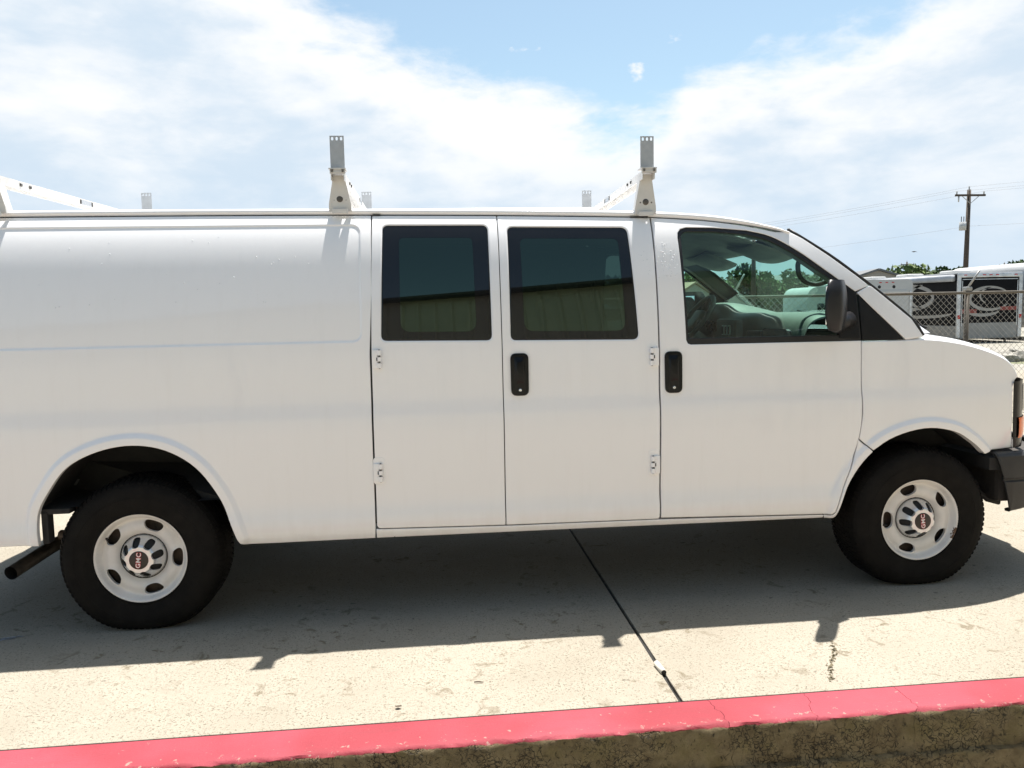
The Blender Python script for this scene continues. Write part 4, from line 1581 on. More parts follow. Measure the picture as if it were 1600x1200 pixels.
# --- cab and cargo interior seen through the glass
def interior():
    # dark inner side walls so that nothing shines through the shut lines
    for far in (False, True):
        hl = [] if far else [offset_poly(densify(W1i, .03), -.02), offset_poly(densify(W2i, .03), -.02)]
        out = [(-.98, .47), (-.5, .47), (-.47, .95), (.5, .95), (.52, .47), (2.60, .47), (2.60, 1.93), (1.0, 1.955), (-.94, 1.955)]
        panel('side_lining', out, van, 'cargo_dark', holes=hl, far=far, off=.05, depth=.055, bevel=.001, spacing=.12)
        low = [(2.60, .47), (3.40, .47), (3.57, .95), (3.57, 1.29), (2.60, 1.29)]
        panel('door_lining', low, door4 if far else door3, 'interior_grey', far=far, off=.05, depth=.06, bevel=.001, spacing=.12)
        pil = [(2.575, 1.29), (2.66, 1.29), (2.655, 1.86), (2.70, 1.905), (2.575, 1.92)]
        panel('pillar_lining', pil, van, 'interior_grey', far=far, off=.045, depth=.06, bevel=.002, spacing=.05)
        ap = [(3.588, 1.54), (3.44, 1.648), (3.302, 1.748), (3.168, 1.826), (3.04, 1.86), (2.70, 1.88), (2.60, 1.88), (2.60, 1.925), (2.9, 1.925), (3.24, 1.858), (3.47, 1.735), (3.66, 1.588)]
        panel('pillar_lining', ap, van, 'interior_grey', far=far, off=.04, depth=.075, bevel=.002, spacing=.05)
    # head lining with a bowed front edge
    def hd(u, t):
        x = -.94 + u * 4.19
        if u > .9:
            x = x + .20 * (1 - t * t) * ((u - .9) / .1)
        y = .24 + (t + 1) / 2 * (WID - .48)
        dip = .075 * max(0, (u - .8) / .2) ** 2
        return (x, y, min(1.955, float(rail_z(min(x, 3.2))) - .028) + .055 * (1 - t * t) - dip * (1.25 - .25 * t * t))
    MB().grid(hd, list(np.linspace(0, 1, 30)), list(np.linspace(-1, 1, 17))).build('headliner', 'headliner', van, smooth=True)
    for yc in (.58, WID - .58):
        m = MB().grid(lambda u, v: (3.24 + .16 * u - .05 * (1 - u), yc - .24 + .48 * v, 1.852 - .085 * u - .02 * math.sin(math.pi * v)), [0, .35, .7, 1], list(np.linspace(0, 1, 9)))
        o = m.build('sun_visor', 'headliner', van, smooth=True)
        o.modifiers.new('thick', 'SOLIDIFY').thickness = .016
    # dashboard
    prof = [(3.36, .95), (3.345, 1.15), (3.335, 1.30), (3.36, 1.395), (3.42, 1.438), (3.52, 1.452), (3.68, 1.440), (3.86, 1.405), (3.96, 1.36)]
    cp = catmull(prof, 4)

    def ds(i, y):
        x, z = cp[int(i)]
        hump = math.exp(-((y - 1.47) / .26) ** 4) * .075
        nearend = min(1, max(0, (y - .11) / .10))
        k_ = max(0, min(1, (z - 1.25) / .15)) * max(0, 1 - max(0, x - 3.45) / .35)
        glove = .05 * math.exp(-((y - .5) / .28) ** 6) * (1 if z < 1.33 else 0)
        xo = -.06 * math.exp(-((y - 1.0) / .2) ** 4) * (1 if x < 3.6 else 0)
        return (x + xo - .05 * hump / .075 * k_, y, z + hump * k_ - .03 * (1 - nearend))
    ys = list(np.linspace(.13, WID - .13, 45))
    dsh = MB().grid(ds, list(range(len(cp))), ys).build('dashboard', 'dash_top', van, smooth=True)
    # centre stack, vents, controls, glove box, cup of knobs
    MB().box((3.275, 1.0, 1.215), (.05, .34, .40), bev=.02).build('centre_stack', 'interior_grey', dsh)
    for i, yy in enumerate((.925, .975, 1.025)):
        MB().box((3.246, yy, 1.345), (.01, .030, .062), bev=.003).build('vent_slat', 'letter_white', dsh)
        MB().box((3.2435, yy, 1.345), (.008, .019, .048)).build('vent_gap', 'slot_dark', dsh)
    MB().box((3.246, .965, 1.268), (.01, .12, .014), bev=.003).build('radio_button', 'letter_white', dsh)
    MB().box((3.247, 1.0, 1.235), (.008, .22, .05), bev=.003).build('radio', 'gloss_black', dsh)
    MB().box((3.30, .66, 1.30), (.03, .20, .10), bev=.01).build('dash_tray', 'interior_dark', dsh)
    MB().box((3.30, .66, 1.175), (.03, .20, .12), bev=.01).build('dash_tray', 'interior_dark', dsh)
    MB().box((3.285, .34, 1.265), (.04, .32, .20), bev=.03).build('airbag_cover', 'interior_dark', dsh)
    for yy in (1.32, 1.40):
        MB().lathe([(.0003, .004), (.03, .004), (.033, 0)], 16, (3.30, yy, 1.36)).build('gauge', 'gloss_black', dsh)
    # steering wheel, tilted to the driver
    ax = Vector((-.80, -.0, .60)).normalized()
    a1 = Vector((0, 1, 0))
    a2 = ax.cross(a1).normalized()
    cw = Vector((3.215, 1.47, 1.41))
    m = MB()
    pts = [cw + (a1 * math.cos(q) + a2 * math.sin(q)) * .188 for q in np.linspace(0, 2 * math.pi, 33)]
    m.tube(pts, .016, 10, cap=False)
    sw = m.build('steering_wheel', 'interior_grey', van, smooth=True)
    m = MB()
    for q in (R(10), R(170), R(270)):
        m.tube([cw - ax * .03, cw + (a1 * math.cos(q) + a2 * math.sin(q)) * .18], [.03, .014], 8)
    m.build('spoke', 'interior_dark', sw, smooth=True)
    rot = ax.to_track_quat('Z', 'Y').to_matrix()
    MB().box(cw - ax * .012, (.17, .15, .05), rot, .02).build('horn_pad', 'interior_grey', sw, smooth=True)
    MB().tube([cw - ax * .04, cw - ax * .25], [.045, .055], 12).build('column', 'interior_dark', sw, smooth=True)
    MB().tube([cw - ax * .08, cw - ax * .08 + Vector((0, -.16, .03))], .008, 8).build('column_stalk', 'interior_dark', sw, smooth=True)
    # grab handle on the near pillar
    hp = catmull([(3.355, .215, 1.738), (3.352, .235, 1.70), (3.372, .255, 1.648), (3.415, .262, 1.612), (3.465, .25, 1.60), (3.505, .215, 1.612)], 6)
    MB().tube(hp, .013, 10).build('grab_handle', 'interior_dark', van, smooth=True)
    # seats set behind the door pillar
    for yc in (.60, WID - .60):
        st = MB().box((2.52, yc, .98), (.50, .50, .16), bev=.05).build('seat', 'interior_grey', van, smooth=True)
        MB().box((2.26, yc, 1.28), (.16, .48, .60), Matrix.Rotation(R(-14), 3, 'Y'), .06).build('seat_back', 'interior_grey', st, smooth=True)
        MB().box((2.17, yc, 1.66), (.09, .26, .17), Matrix.Rotation(R(-10), 3, 'Y'), .04).build('head_rest', 'interior_grey', st, smooth=True)
        MB().box((2.52, yc, .72), (.40, .40, .38)).build('seat_base', 'interior_dark', st)
    MB().box((2.9, WID / 2, .575), (1.3, WID - .25, .03)).build('cab_floor', 'interior_dark', van)
    MB().box((.78, WID / 2, .67), (3.4, 1.3, .03)).build('cargo_floor', 'cargo_dark', van)


interior()


# --- roof rack: three bars with uprights
def rack_bar(xc, lab, skew=0.0):
    rb = empty('roof_rack_bar', (xc, 0, 0), skew, van)
    rb['label'] = lab
    ym = .125
    for far in (0, 1):
        f_ = (lambda y: WID - y) if far else (lambda y: y)
        # foot clamped to the gutter: tapered channel
        zb = float(rail_z(xc)) + .006
        zt = 2.162
        m = MB()
        vs = []
        for y, dy in ((.118, 0), (.128, 0)):
            for (hx, z) in ((.055, zb - .012), (.053, zb + .025), (.026, zt), (-.026, zt), (-.053, zb + .025), (-.055, zb - .012)):
                k_ = (z - zb) / (zt - zb)
                vs.append((hx, f_(y + .045 - .055 * k_ * .3), z))
        m.add(vs, [(0, 1, 4, 5), (1, 2, 3, 4), (6, 11, 10, 7), (7, 10, 9, 8), (0, 6, 7, 1), (1, 7, 8, 2), (2, 8, 9, 3), (3, 9, 10, 4), (4, 10, 11, 5), (5, 11, 6, 0)])
        # side flanges of the channel
        for sx in (-1, 1):
            m.add([(sx * .054, f_(.165), zb - .01), (sx * .0265, f_(.148), zt), (sx * .0265, f_(.205), zt), (sx * .054, f_(.225), zb - .005)], [(0, 1, 2, 3)])
        m.build('rack_foot', 'rack_white', rb)
        yb = .1605
        MB().lathe([(.0003, .008), (.009, .008), (.0105, .005), (.0155, .003), (.0165, -.001)], 6 if 0 else 18, (0, f_(yb) if not far else WID - yb, zb + .048)).build('clamp_bolt', 'bolt_steel', rb, angle=30)
        for sx in (-.027, .030):
            MB().lathe([(.0003, .002), (.004, .002), (.005, -.001)], 10, (sx, f_(yb), zb + .045)).build('foot_rivet', 'bolt_steel', rb)
        # clamp lip on the gutter
        MB().box((0, f_(.148), zb - .012), (.075, .012, .022), bev=.002).build('clamp_lip', 'rack_white', rb)
        # saddle plate under the upright
        m = MB()
        m.box((0, f_(.125), 2.183), (.080, .075, .006))
        m.box((.002, f_(.094), 2.172), (.074, .005, .026))
        m.build('saddle', 'rack_white', rb)
        for sx in (-.024, .026):
            MB().tube([(sx, f_(.087), 2.178), (sx, f_(.087), 2.166)], [.006, .0045], 6).build('saddle_bolt', 'bolt_steel', rb)
        # upright: flat plate with three slots at the top
        pl = [(-.0335, 2.187), (.0335, 2.187), (.0335, 2.343), (-.0335, 2.343)]
        slots = [round_poly([(c - .0055, 2.321), (c + .0055, 2.321), (c + .0055, 2.337), (c - .0055, 2.337)], .0052, 3) for c in (-.021, 0, .021)]
        V, T, idx = cdt(densify(pl, .03), slots, .05, None, grid=False)
        m = MB()
        n = len(V)
        vs = [(a, f_(ym), b) for a, b in V] + [(a, f_(ym + .004), b) for a, b in V]
        fs = [tuple(t) for t in T] + [tuple(int(q) + n for q in t[::-1]) for t in T]
        for lp in idx:
            L = len(lp)
            fs += [(lp[i], lp[(i + 1) % L], lp[(i + 1) % L] + n, lp[i] + n) for i in range(L)]
        m.add(vs, fs).build('rack_upright', 'rack_shaded', rb)
    # bar: open channel across the roof
    m = MB()
    y0, y1 = .09, WID - .09
    m.box((0, (y0 + y1) / 2, 2.168), (.062, y1 - y0, .004))
    for sx in (-.030, .030):
        m.box((sx, (y0 + y1) / 2, 2.149), (.003, y1 - y0 - .01, .038))
    m.build('rack_channel', 'rack_white', rb)
    for sx, yy in ((.0335, .34), (.0335, .42), (-.0335, .34), (-.0335, .42)):
        MB().box((sx, yy, 2.152), (.008, .016, .014), bev=.002).build('channel_bolt', 'bolt_steel', rb)
    for sx in (-.0325, .0325):
        MB().box((sx, .98, 2.151), (.002, .13, .026)).build('rack_label', 'label_grey', rb)
        MB().box((sx * 1.05, .915, 2.151), (.002, .014, .024)).build('label_end', 'bolt_steel', rb)
        MB().box((sx * 1.05, 1.045, 2.151), (.002, .014, .024)).build('label_end', 'bolt_steel', rb)
    return rb


rack_bar(-.610, 'rear roof rack bar', -.065)
rack_bar(.990, 'middle roof rack bar')
rack_bar(2.505, 'front roof rack bar', -.025)

# --- water beads left on the paint
m = MB()
ico = bmesh.new()
bmesh.ops.create_icosphere(ico, subdivisions=1, radius=1)
iv = [v.co.copy() for v in ico.verts]
ifc = [tuple(v.index for v in f.verts) for f in ico.faces]
ico.free()
for (x0, x1, z0, z1, n) in ((2.545, 2.65, 1.64, 1.83, 46), (-.45, .9, 1.55, 1.88, 26), (2.455, 2.52, 1.66, 1.80, 8)):
    for _ in range(n):
        x, z = random.uniform(x0, x1), random.uniform(z0, z1)
        y = float(surf(x, z)[0])
        r_ = random.uniform(.0014, .0034)
        m.add([Vector((x, y, z)) + Vector((v.x * r_, v.y * r_ * .6, v.z * r_ * 1.2)) for v in iv], ifc)
m.build('water_beads', 'water', van, smooth=True, props={'kind': 'stuff'})

# ------------------------------------------------------------------ small things on the pad
m = MB()
a, b = Vector((2.3165, -.775, .0075)), Vector((2.3085, -.695, .0105))
m.tube([a, b], .0125, 16)
rod = m.build('foam_rod', 'foam_rod', None, smooth=True)
tag(rod, 'short pale foam rod stub standing out of the slab joint', 'foam rod')
d = (a - b).normalized()
MB().tube([a + d * .0004, a + d * .001], .0108, 16).build('rod_end', 'rod_hole', rod)
m = MB()
for i in range(26):
    t = random.random()
    c = Vector((-.655 + .09 * t + random.gauss(0, .010), .010 + .03 * t + random.gauss(0, .007), .0022))
    L, w_ = random.uniform(.006, .022), random.uniform(.002, .006)
    m.add([c + Vector((-L, -w_ * .4, 0)), c + Vector((L * .2, -w_, 0)), c + Vector((L, w_ * .3, 0)), c + Vector((-L * .1, w_, 0))], [(0, 1, 2, 3)])
tag(m.build('chalk_scuff', 'chalk_mark'), 'pale blue chalk scuff on the shaded concrete behind the rear wheel', 'mark')

m = MB()
for i in range(95):
    t = random.random()
    c = Vector((3.135 - .14 * t - .05 * t * t + .012 * math.sin(t * 7) + random.gauss(0, .006), -.575 - .36 * t + random.gauss(0, .006), .0022))
    q = random.uniform(0, 6.28)
    a = random.uniform(.002, .0075)
    m.add([c + Vector((math.cos(q + j * 1.256) * a * random.uniform(.6, 1.2), math.sin(q + j * 1.256) * a * random.uniform(.6, 1.2), 0)) for j in range(5)], [(0, 1, 2, 3, 4)])
tag(m.build('drip_trail', 'drip_brown'), 'thin trail of brown drips on sunlit concrete in front of the mirror shadow', 'stain')
m = MB()
m.tube([(1.543, -.738, .004), (1.561, -.742, .006), (1.580, -.745, .004)], [.002, .0026, .0016], 6)
tag(m.build('twig', 'bark', smooth=True), 'tiny dark twig lying on the sunlit concrete near the kerb', 'twig')
m = MB()
m.grid(lambda u, v: (1.235 + .024 * u, -.905 + .018 * (v - .5) * math.sin(math.pi * min(1, u * .9 + .08)), .006 + .008 * (u - .4) ** 2 + .006 * abs(v - .5)), [0, .25, .5, .75, 1], [0, .5, 1])
tag(m.build('dead_leaf', 'bark', smooth=True), 'tiny curled dead leaf on the concrete just behind the red kerb', 'leaf')

# ------------------------------------------------------------------ building behind the photographer (seen mirrored in the van glass)
def shop():
    b = empty('metal_building', (2.0, -7.9, -.352), R(30))
    tag(b, 'long tan ribbed metal building facing the van, mirrored in its side windows', 'building')
    H = 5.1
    MB().box((0, -4, H / 2), (44, 8, H)).build('wall', 'steel_wall', b)
    proto = None
    for i in range(146):
        x = -21.9 + i * .30
        if proto is None:
            proto = MB().prism([(-.045, .0), (-.02, .045), (.02, .045), (.045, .0)], 2, 0.0, H - .25).build('wall_rib', 'steel_wall', b)
            o = proto
        else:
            o = proto.copy()
            COL.objects.link(o)
            o.parent = b
        o.location = (x, .001, 0)
    MB().prism([(.42, H - .06), (.42, H + .08), (-4, H + 1.15), (-8.4, H + .08), (-8.4, H - .06), (-4, H + .98)], 0, -22.4, 22.4).build('roof', 'roof_dark', b)
    MB().box((0, .32, H - .10), (44.6, .13, .13), bev=.02).build('gutter', 'roof_dark', b)
    for x in (-13, -4.5, 6, 14):
        MB().tube([(x, .28, H - .15), (x, .10, H - .5), (x, .10, .05)], .045, 8).build('downpipe', 'roof_dark', b)


shop()

# ------------------------------------------------------------------ chain-link fence
def fence():
    Y = 5.6
    x0, x1 = -22.0, 26.5
    H = 1.60
    f = empty('chain_link_fence', (0, Y, 0))
    tag(f, 'galvanised chain-link fence with dark steel posts running behind the van', 'fence')
    base = 8.17
    xs = [base + k_ * 3.05 for k_ in range(-9, 7)]
    for x in xs:
        MB().tube([(x, 0, -.02), (x, 0, H + .045)], .030, 12).build('post', 'dark_post', f, smooth=True)
        m = MB().lathe([(.0005, 0)] * 2, 4, (x, 0, 0))
        m = MB()
        m.box((x, 0, H + .055), (.085, .085, .05), bev=.012)
        m.build('post_cap', 'galvanised', f)
        MB().tube([(x, 0, H + .06), (x + .085, -.10, H + .28)], [.014, .011], 8).build('barb_arm', 'galvanised', f, smooth=True)
    MB().tube([(x0, -.035, H + .005), (x1, -.035, H + .005)], .019, 10).build('top_rail', 'dark_post', f, smooth=True)
    MB().tube([(x0, -.03, .06), (x1, -.03, .06)], .005, 6).build('tension_wire', 'galvanised', f)
    # woven wire: two sets of crossing wires
    m = MB()
    p = .078
    hh = H - .06
    for sgn in (1, -1):
        n = int((x1 - x0 + hh) / p)
        for i in range(n):
            xa = x0 - hh + i * p if sgn > 0 else x0 + i * p
            pa = [xa, .06]
            pb = [xa + hh, .06 + hh] if sgn > 0 else [xa, .06]
            if sgn > 0:
                A, B = (xa, .05), (xa + hh, .05 + hh)
            else:
                A, B = (xa, .05), (xa - hh, .05 + hh)
            # clip to the run of the fence
            t0, t1 = 0.0, 1.0
            dx = B[0] - A[0]
            for lim, side in ((x0, 0), (x1, 1)):
                t = (lim - A[0]) / dx
                if (dx > 0) == (side == 0):
                    t0 = max(t0, t)
                else:
                    t1 = min(t1, t)
            if t1 - t0 < .02:
                continue
            q0 = (A[0] + dx * t0, -.016 - .004 * sgn, A[1] + hh * t0)
            q1 = (A[0] + dx * t1, -.016 - .004 * sgn, A[1] + hh * t1)
            m.tube([q0, q1], .0024, 3, cap=False)
    m.build('chain_link_mesh', 'galvanised', f, props={'kind': 'stuff'})


fence()


# ------------------------------------------------------------------ trailers behind the fence
def ribbon(m, pts, ws, plane, off):
    """flat tapered band along a curve lying on a wall; plane 'x' = wall facing -x, 'y' = wall facing -y"""
    p = np.array(pts)
    t = np.gradient(p, axis=0)
    t /= np.linalg.norm(t, axis=1, keepdims=True)
    n = np.stack([-t[:, 1], t[:, 0]], 1)
    vs = []
    for q, nn, w in zip(p, n, ws):
        for s_ in (-.5, .5):
            c = q + nn * w * s_
            vs.append((off, c[0], c[1]) if plane == 'x' else (c[0], off, c[1]))
    m.add(vs, [(2 * i, 2 * i + 1, 2 * i + 3, 2 * i + 2) for i in range(len(p) - 1)])


def swirl(cx, cz, rx, rz, a0, a1, w, inner=0.0):
    q = np.linspace(R(a0), R(a1), 40)
    k_ = 1 - inner * np.linspace(0, 1, 40)
    pts = [(cx + rx * k * math.cos(t), cz + rz * k * math.sin(t)) for t, k in zip(q, k_)]
    ws = [w * (.15 + .85 * math.sin(math.pi * min(1, max(0, i / 39))) ** .6) for i in range(40)]
    return pts, ws


def toy_hauler():
    x0, x1, y0, y1, H = 20.98, 23.60, 24.0, 33.0, 2.60
    t = empty('enclosed_trailer', (x0, y0, -.05))
    tag(t, 'long black enclosed trailer with silver swirl graphics and a silver corner frame', 'trailer')
    W, L = x1 - x0, y1 - y0
    MB().box((W / 2, L / 2, .66 + (H - .66) / 2), (W, L, H - .66), bev=.03).build('body', 'trailer_black', t)
    MB().box((W / 2, L / 2 + .02, .40), (W - .02, L - .04, .50), bev=.02).build('lower_panel', 'panel_grey', t)
    MB().box((W / 2, -.012, .46), (W - .34, .02, .58), bev=.01).build('ramp_lower_panel', 'panel_grey', t)
    MB().box((W / 2, -.006, H / 2 + .18), (W - .30, .02, H - .88), bev=.008).build('ramp_door', 'trailer_black', t)
    for x in (.075, W - .075):
        MB().box((x, -.01, H / 2 + .08), (.15, .06, H - .24), bev=.02).build('corner_post', 'trailer_silver', t)
    MB().box((W / 2, -.01, H - .07), (W, .07, .16), bev=.03).build('header', 'trailer_silver', t)
    MB().box((W / 2, L / 2, H + .01), (W + .02, L, .06), bev=.02).build('roof', 'trailer_white', t)
    for i in range(3):
        MB().box((W / 2 - .26 + .26 * i, -.05, H - .06), (.12, .02, .035), bev=.008).build('marker_light', 'red_lens', t)
    for x in (.30, W - .30):
        MB().box((x, -.05, H - .06), (.12, .02, .035), bev=.008).build('marker_light', 'red_lens', t)
    for x in (.075, W - .075):
        MB().box((x, -.05, .98), (.10, .02, .14), bev=.01).build('tail_light', 'red_lens', t)
    for (x, z, a, b, c) in ((.20, H / 2 + .18, .025, .02, H - .9), (W - .20, H / 2 + .18, .025, .02, H - .9), (W / 2, H - .22, W - .4, .02, .025)):
        MB().box((x, -.022, z), (a, b, c)).build('ramp_frame', 'trailer_silver', t)
    # rear swirls
    m = MB()
    for a in ((1.33, 1.66, .82, .42, 35, 330, .13, .0), (1.40, 1.72, .55, .36, 95, 235, .07, .25), (1.05, 1.30, .75, .26, 200, 330, .12, .0)):
        p_, w_ = swirl(*a)
        ribbon(m, p_, w_, 'y', -.022)
    m.build('swirl_graphic', 'decal_silver', t)
    m = MB()
    m.box((.50, -.021, 1.19), (.60, .003, .15))
    m.box((2.08, -.021, 1.28), (.66, .003, .14))
    m.build('red_stripe', 'decal_red', t)
    # side swirls (wall facing the small trailer)
    m = MB()
    for a in ((3.3, 1.75, 1.9, .50, 60, 300, .16, .0), (3.0, 1.78, 1.0, .45, -70, 95, .12, .1), (1.9, 1.78, 1.0, .47, -80, 80, .14, .0), (2.4, 1.15, 2.2, .18, 190, 340, .12, .0)):
        p_, w_ = swirl(*a)
        ribbon(m, p_, w_, 'x', -.006)
    m.build('swirl_graphic', 'decal_silver', t)
    # awning roll along the side, roof domes
    m = MB().tube([(-.10, .1, H - .16), (-.10, L - .1, H - .10)], .13, 14)
    m.build('awning_roll', 'awning_grey', t, smooth=True)
    for (x, y) in ((1.3, 2.0), (1.3, 5.0), (1.1, 7.5)):
        MB().box((x, y, H + .11), (.75, .9, .17), bev=.07).build('roof_vent', 'trailer_white', t, smooth=True)
    for y in (4.0, 5.0):
        MB().tube([(.12, y, .36), (-.02, y, .36)], .36, 20).build('wheel', 'tyre_rubber', t, smooth=False)
    MB().box((W / 2, 4.5, .25), (W - .3, 6.0, .14)).build('chassis', 'underbody', t)
    for x in (.4, W - .4):
        MB().box((x, .3, .12), (.06, .06, .25)).build('jack_leg', 'underbody', t)


toy_hauler()


def cargo_trailer():
    x0, x1, y0, y1, H = 16.95, 18.98, 23.6, 27.6, 2.42
    t = empty('cargo_trailer', (x0, y0, -.05))
    tag(t, 'small white cargo trailer with rounded top standing left of the black trailer', 'trailer')
    W, L = x1 - x0, y1 - y0
    poly = round_poly([(0, .45), (W, .45), (W, H), (0, H)], [.02, .02, .22, .22], 6)
    MB().prism(poly, 1, 0, L).build('body', 'trailer_white', t, angle=40)
    MB().box((W / 2, -.012, 1.28), (W - .34, .02, 1.48), bev=.008).build('rear_door', 'trailer_white', t)
    for x in (.09, W - .09):
        MB().box((x, -.012, 1.25), (.07, .02, 1.5), bev=.006).build('corner_trim', 'trailer_silver', t)
        MB().box((x, -.026, .98), (.06, .02, .14), bev=.008).build('tail_light', 'red_lens', t)
    for x in (W / 2 - .28, W / 2 + .28):
        MB().lathe([(.0004, .012), (.05, .012), (.06, 0)], 14, (x, -.004, H - .27)).build('round_vent', 'slot_dark', t)
    for i in range(3):
        MB().box((W / 2 - .24 + .24 * i, -.008, H - .11), (.09, .014, .03)).build('marker_light', 'red_lens', t)
    MB().tube([(W - .45, -.03, .95), (W - .12, -.03, .95)], .012, 8).build('door_bar', 'galvanised', t)
    m = MB()
    m.tube([(W - .50 + .09 * math.cos(q), -.035, .93 + .11 * math.sin(q)) for q in np.linspace(0, 2 * math.pi, 14)], .012, 6)
    m.build('chain_loop', 'bolt_steel', t)
    for x in (.0, W):
        for y in (1.7, 2.4):
            MB().tube([(x - .08, y, .33), (x + .08, y, .33)], .33, 18).build('wheel', 'tyre_rubber', t)
    MB().tube([(W / 2, L, .45), (W / 2, L + 1.2, .45)], .05, 8).build('drawbar', 'underbody', t)
    MB().box((W / 2, 2, .39), (W - .3, 3.6, .12)).build('chassis', 'underbody', t)


cargo_trailer()


def white_camper(x, y, w, h, l, lab):
    t = empty('camper_trailer', (x, y, -.05))
    tag(t, lab, 'trailer')
    poly = round_poly([(0, .5), (w, .5), (w, h), (0, h)], [.05, .05, .45, .45], 6)
    MB().prism(poly, 1, 0, l).build('body', 'trailer_white', t, angle=40)
    MB().box((w / 2, -.01, h * .62), (w * .5, .02, h * .22), bev=.01).build('window', 'frit', t)
    MB().box((w / 2, -.006, .72), (w * .92, .02, .30)).build('lower_stripe', 'awning_grey', t)
    for xx in (.02, w - .02):
        for yy in (l * .45, l * .6):
            MB().tube([(xx - .1, yy, .33), (xx + .1, yy, .33)], .33, 16).build('wheel', 'tyre_rubber', t)
        MB().box((xx, .3, .22), (.08, .08, .56)).build('jack_leg', 'underbody', t)


white_camper(14.45, 22.6, 1.5, 2.18, 1.9, 'white rounded camper seen through the passenger window beside the black mirror')
white_camper(24.6, 23.6, 2.4, 3.05, 6.0, 'tall white camper at the right edge of the photo beside the black trailer')


def parked_car(x, y, rz, mat, lab):
    t = empty('parked_car', (x, y, -.05), rz)
    tag(t, lab, 'car', 'vehicles parked beyond the fence')
    side = round_poly([(-2.3, .35), (2.3, .35), (2.32, .85), (1.35, 1.02), (.65, 1.62), (-1.7, 1.68), (-2.25, 1.05)], .10, 4)
    MB().prism(side, 1, -.9, .9).build('body', mat, t, angle=40)
    for s_ in (-1, 1):
        gl = round_poly([(1.15, 1.06), (.58, 1.53), (-1.5, 1.57), (-1.9, 1.08)], .05, 3)
        MB().prism(gl, 1, s_ * .895, s_ * .906).build('side_window', 'frit', t)
        for xx in (-1.4, 1.45):
            MB().tube([(xx, s_ * .70, .34), (xx, s_ * .93, .34)], .34, 18).build('wheel', 'tyre_rubber', t)
        MB().box((2.28, s_ * .65, .78), (.10, .34, .14), bev=.02).build('headlight', 'clear_lens', t)
        MB().box((-2.26, s_ * .72, .92), (.08, .2, .22), bev=.02).build('tail_light', 'red_lens', t)
    MB().add([(1.33, -.72, 1.05), (1.33, .72, 1.05), (.72, .66, 1.585), (.72, -.66, 1.585)], [(0, 1, 2, 3)]).build('windscreen', 'frit', t)


parked_car(11.9, 25.5, R(8), 'car_white', 'white car nearest the camper, seen through the cab glass')
parked_car(13.6, 33.0, R(185), 'car_white', 'white car parked farther back, seen low through the windscreen glass')
parked_car(8.6, 30.0, R(172), 'car_grey', 'grey car behind the fence, seen beside the far windscreen pillar')


# ------------------------------------------------------------------ poles and wires
def utility_pole(loc, H, lab, arm=True, box=True, lean=0.0):
    t = empty('utility_pole', loc)
    tag(t, lab, 'utility pole', 'poles along the street')
    MB().tube([(0, 0, -.1), (lean * .5, 0, H * .5), (lean, 0, H)], [.17, .145, .11], 12).build('pole', 'wood_pole', t, smooth=True)
    if arm:
        MB().box((lean, -.12, H - .35), (1.95, .10, .12), bev=.01).build('crossarm', 'wood_pole', t)
        for s_ in (-1, 1):
            MB().tube([(lean + s_ * .55, -.14, H - .40), (lean, -.14, H - .85)], .02, 6).build('brace', 'galvanised', t)
            MB().lathe([(.0005, .0), (.0005, .0)], 4).v
            MB().tube([(lean + s_ * .88, -.12, H - .29), (lean + s_ * .88, -.12, H - .10)], [.035, .055], 8).build('insulator', 'porcelain', t, smooth=True)
        MB().tube([(lean, 0, H), (lean, 0, H + .22)], [.03, .05], 8).build('insulator', 'porcelain', t, smooth=True)
        MB().tube([(lean - .75, -.12, H - .42), (lean - .75, -.12, H - .75)], [.05, .035], 8).build('cutout', 'porcelain', t, smooth=True)
    if box:
        MB().tube([(lean - .42, -.1, H - 2.45), (lean - .42, -.1, H - 1.95)], .20, 12).build('transformer', 'porcelain', t, smooth=True)
        m = MB()
        for s_ in (-.52, -.36):
            m.tube([(lean + s_, -.1, H - 1.95), (lean + s_, -.1, H - 1.62)], .022, 6)
        m.build('bushing', 'wood_pole', t)
        MB().box((lean - .25, -.06, H - 2.25), (.3, .06, .08)).build('bracket', 'wood_pole', t)


utility_pole((34.13, 42, -.05), 8.35, 'tall wooden utility pole with crossarm and transformer behind the trailers', lean=.12)
utility_pole((21.5, 44, -.05), 5.9, 'short wooden pole seen through the cab glass above the dashboard', arm=False, box=False)
utility_pole((67.0, 100, -.05), 7.2, 'distant thin pole above the roof of the grey house', box=False)
utility_pole((93.0, 115, -.05), 7.6, 'distant thin pole with crossarm above the trees right of the tall pole', box=False)


def wire(a, b, sag, lab):
    a, b = Vector(a), Vector(b)
    pts = [a + (b - a) * t - Vector((0, 0, sag * 4 * t * (1 - t))) for t in np.linspace(0, 1, 25)]
    o = MB().tube(pts, .006, 4, cap=False).build('power_line', 'cable')
    tag(o, lab, 'cable', 'overhead power lines')


for dx, z, lab in ((-.88, 8.24, 'left wire on the crossarm of the tall pole'), (.88, 8.24, 'right wire on the crossarm of the tall pole'), (0, 8.52, 'topmost wire over the tall pole'), (0, 6.15, 'lower wire below the transformer of the tall pole')):
    xa = 34.25 + dx
    wire((xa, 41.88, z - .05), (xa - 26, 88, z + .4), 1.0, lab + ', running away to the left')
    wire((xa, 41.88, z - .05), (xa + 17, 12, z + .6), .6, lab + ', running towards the right edge')


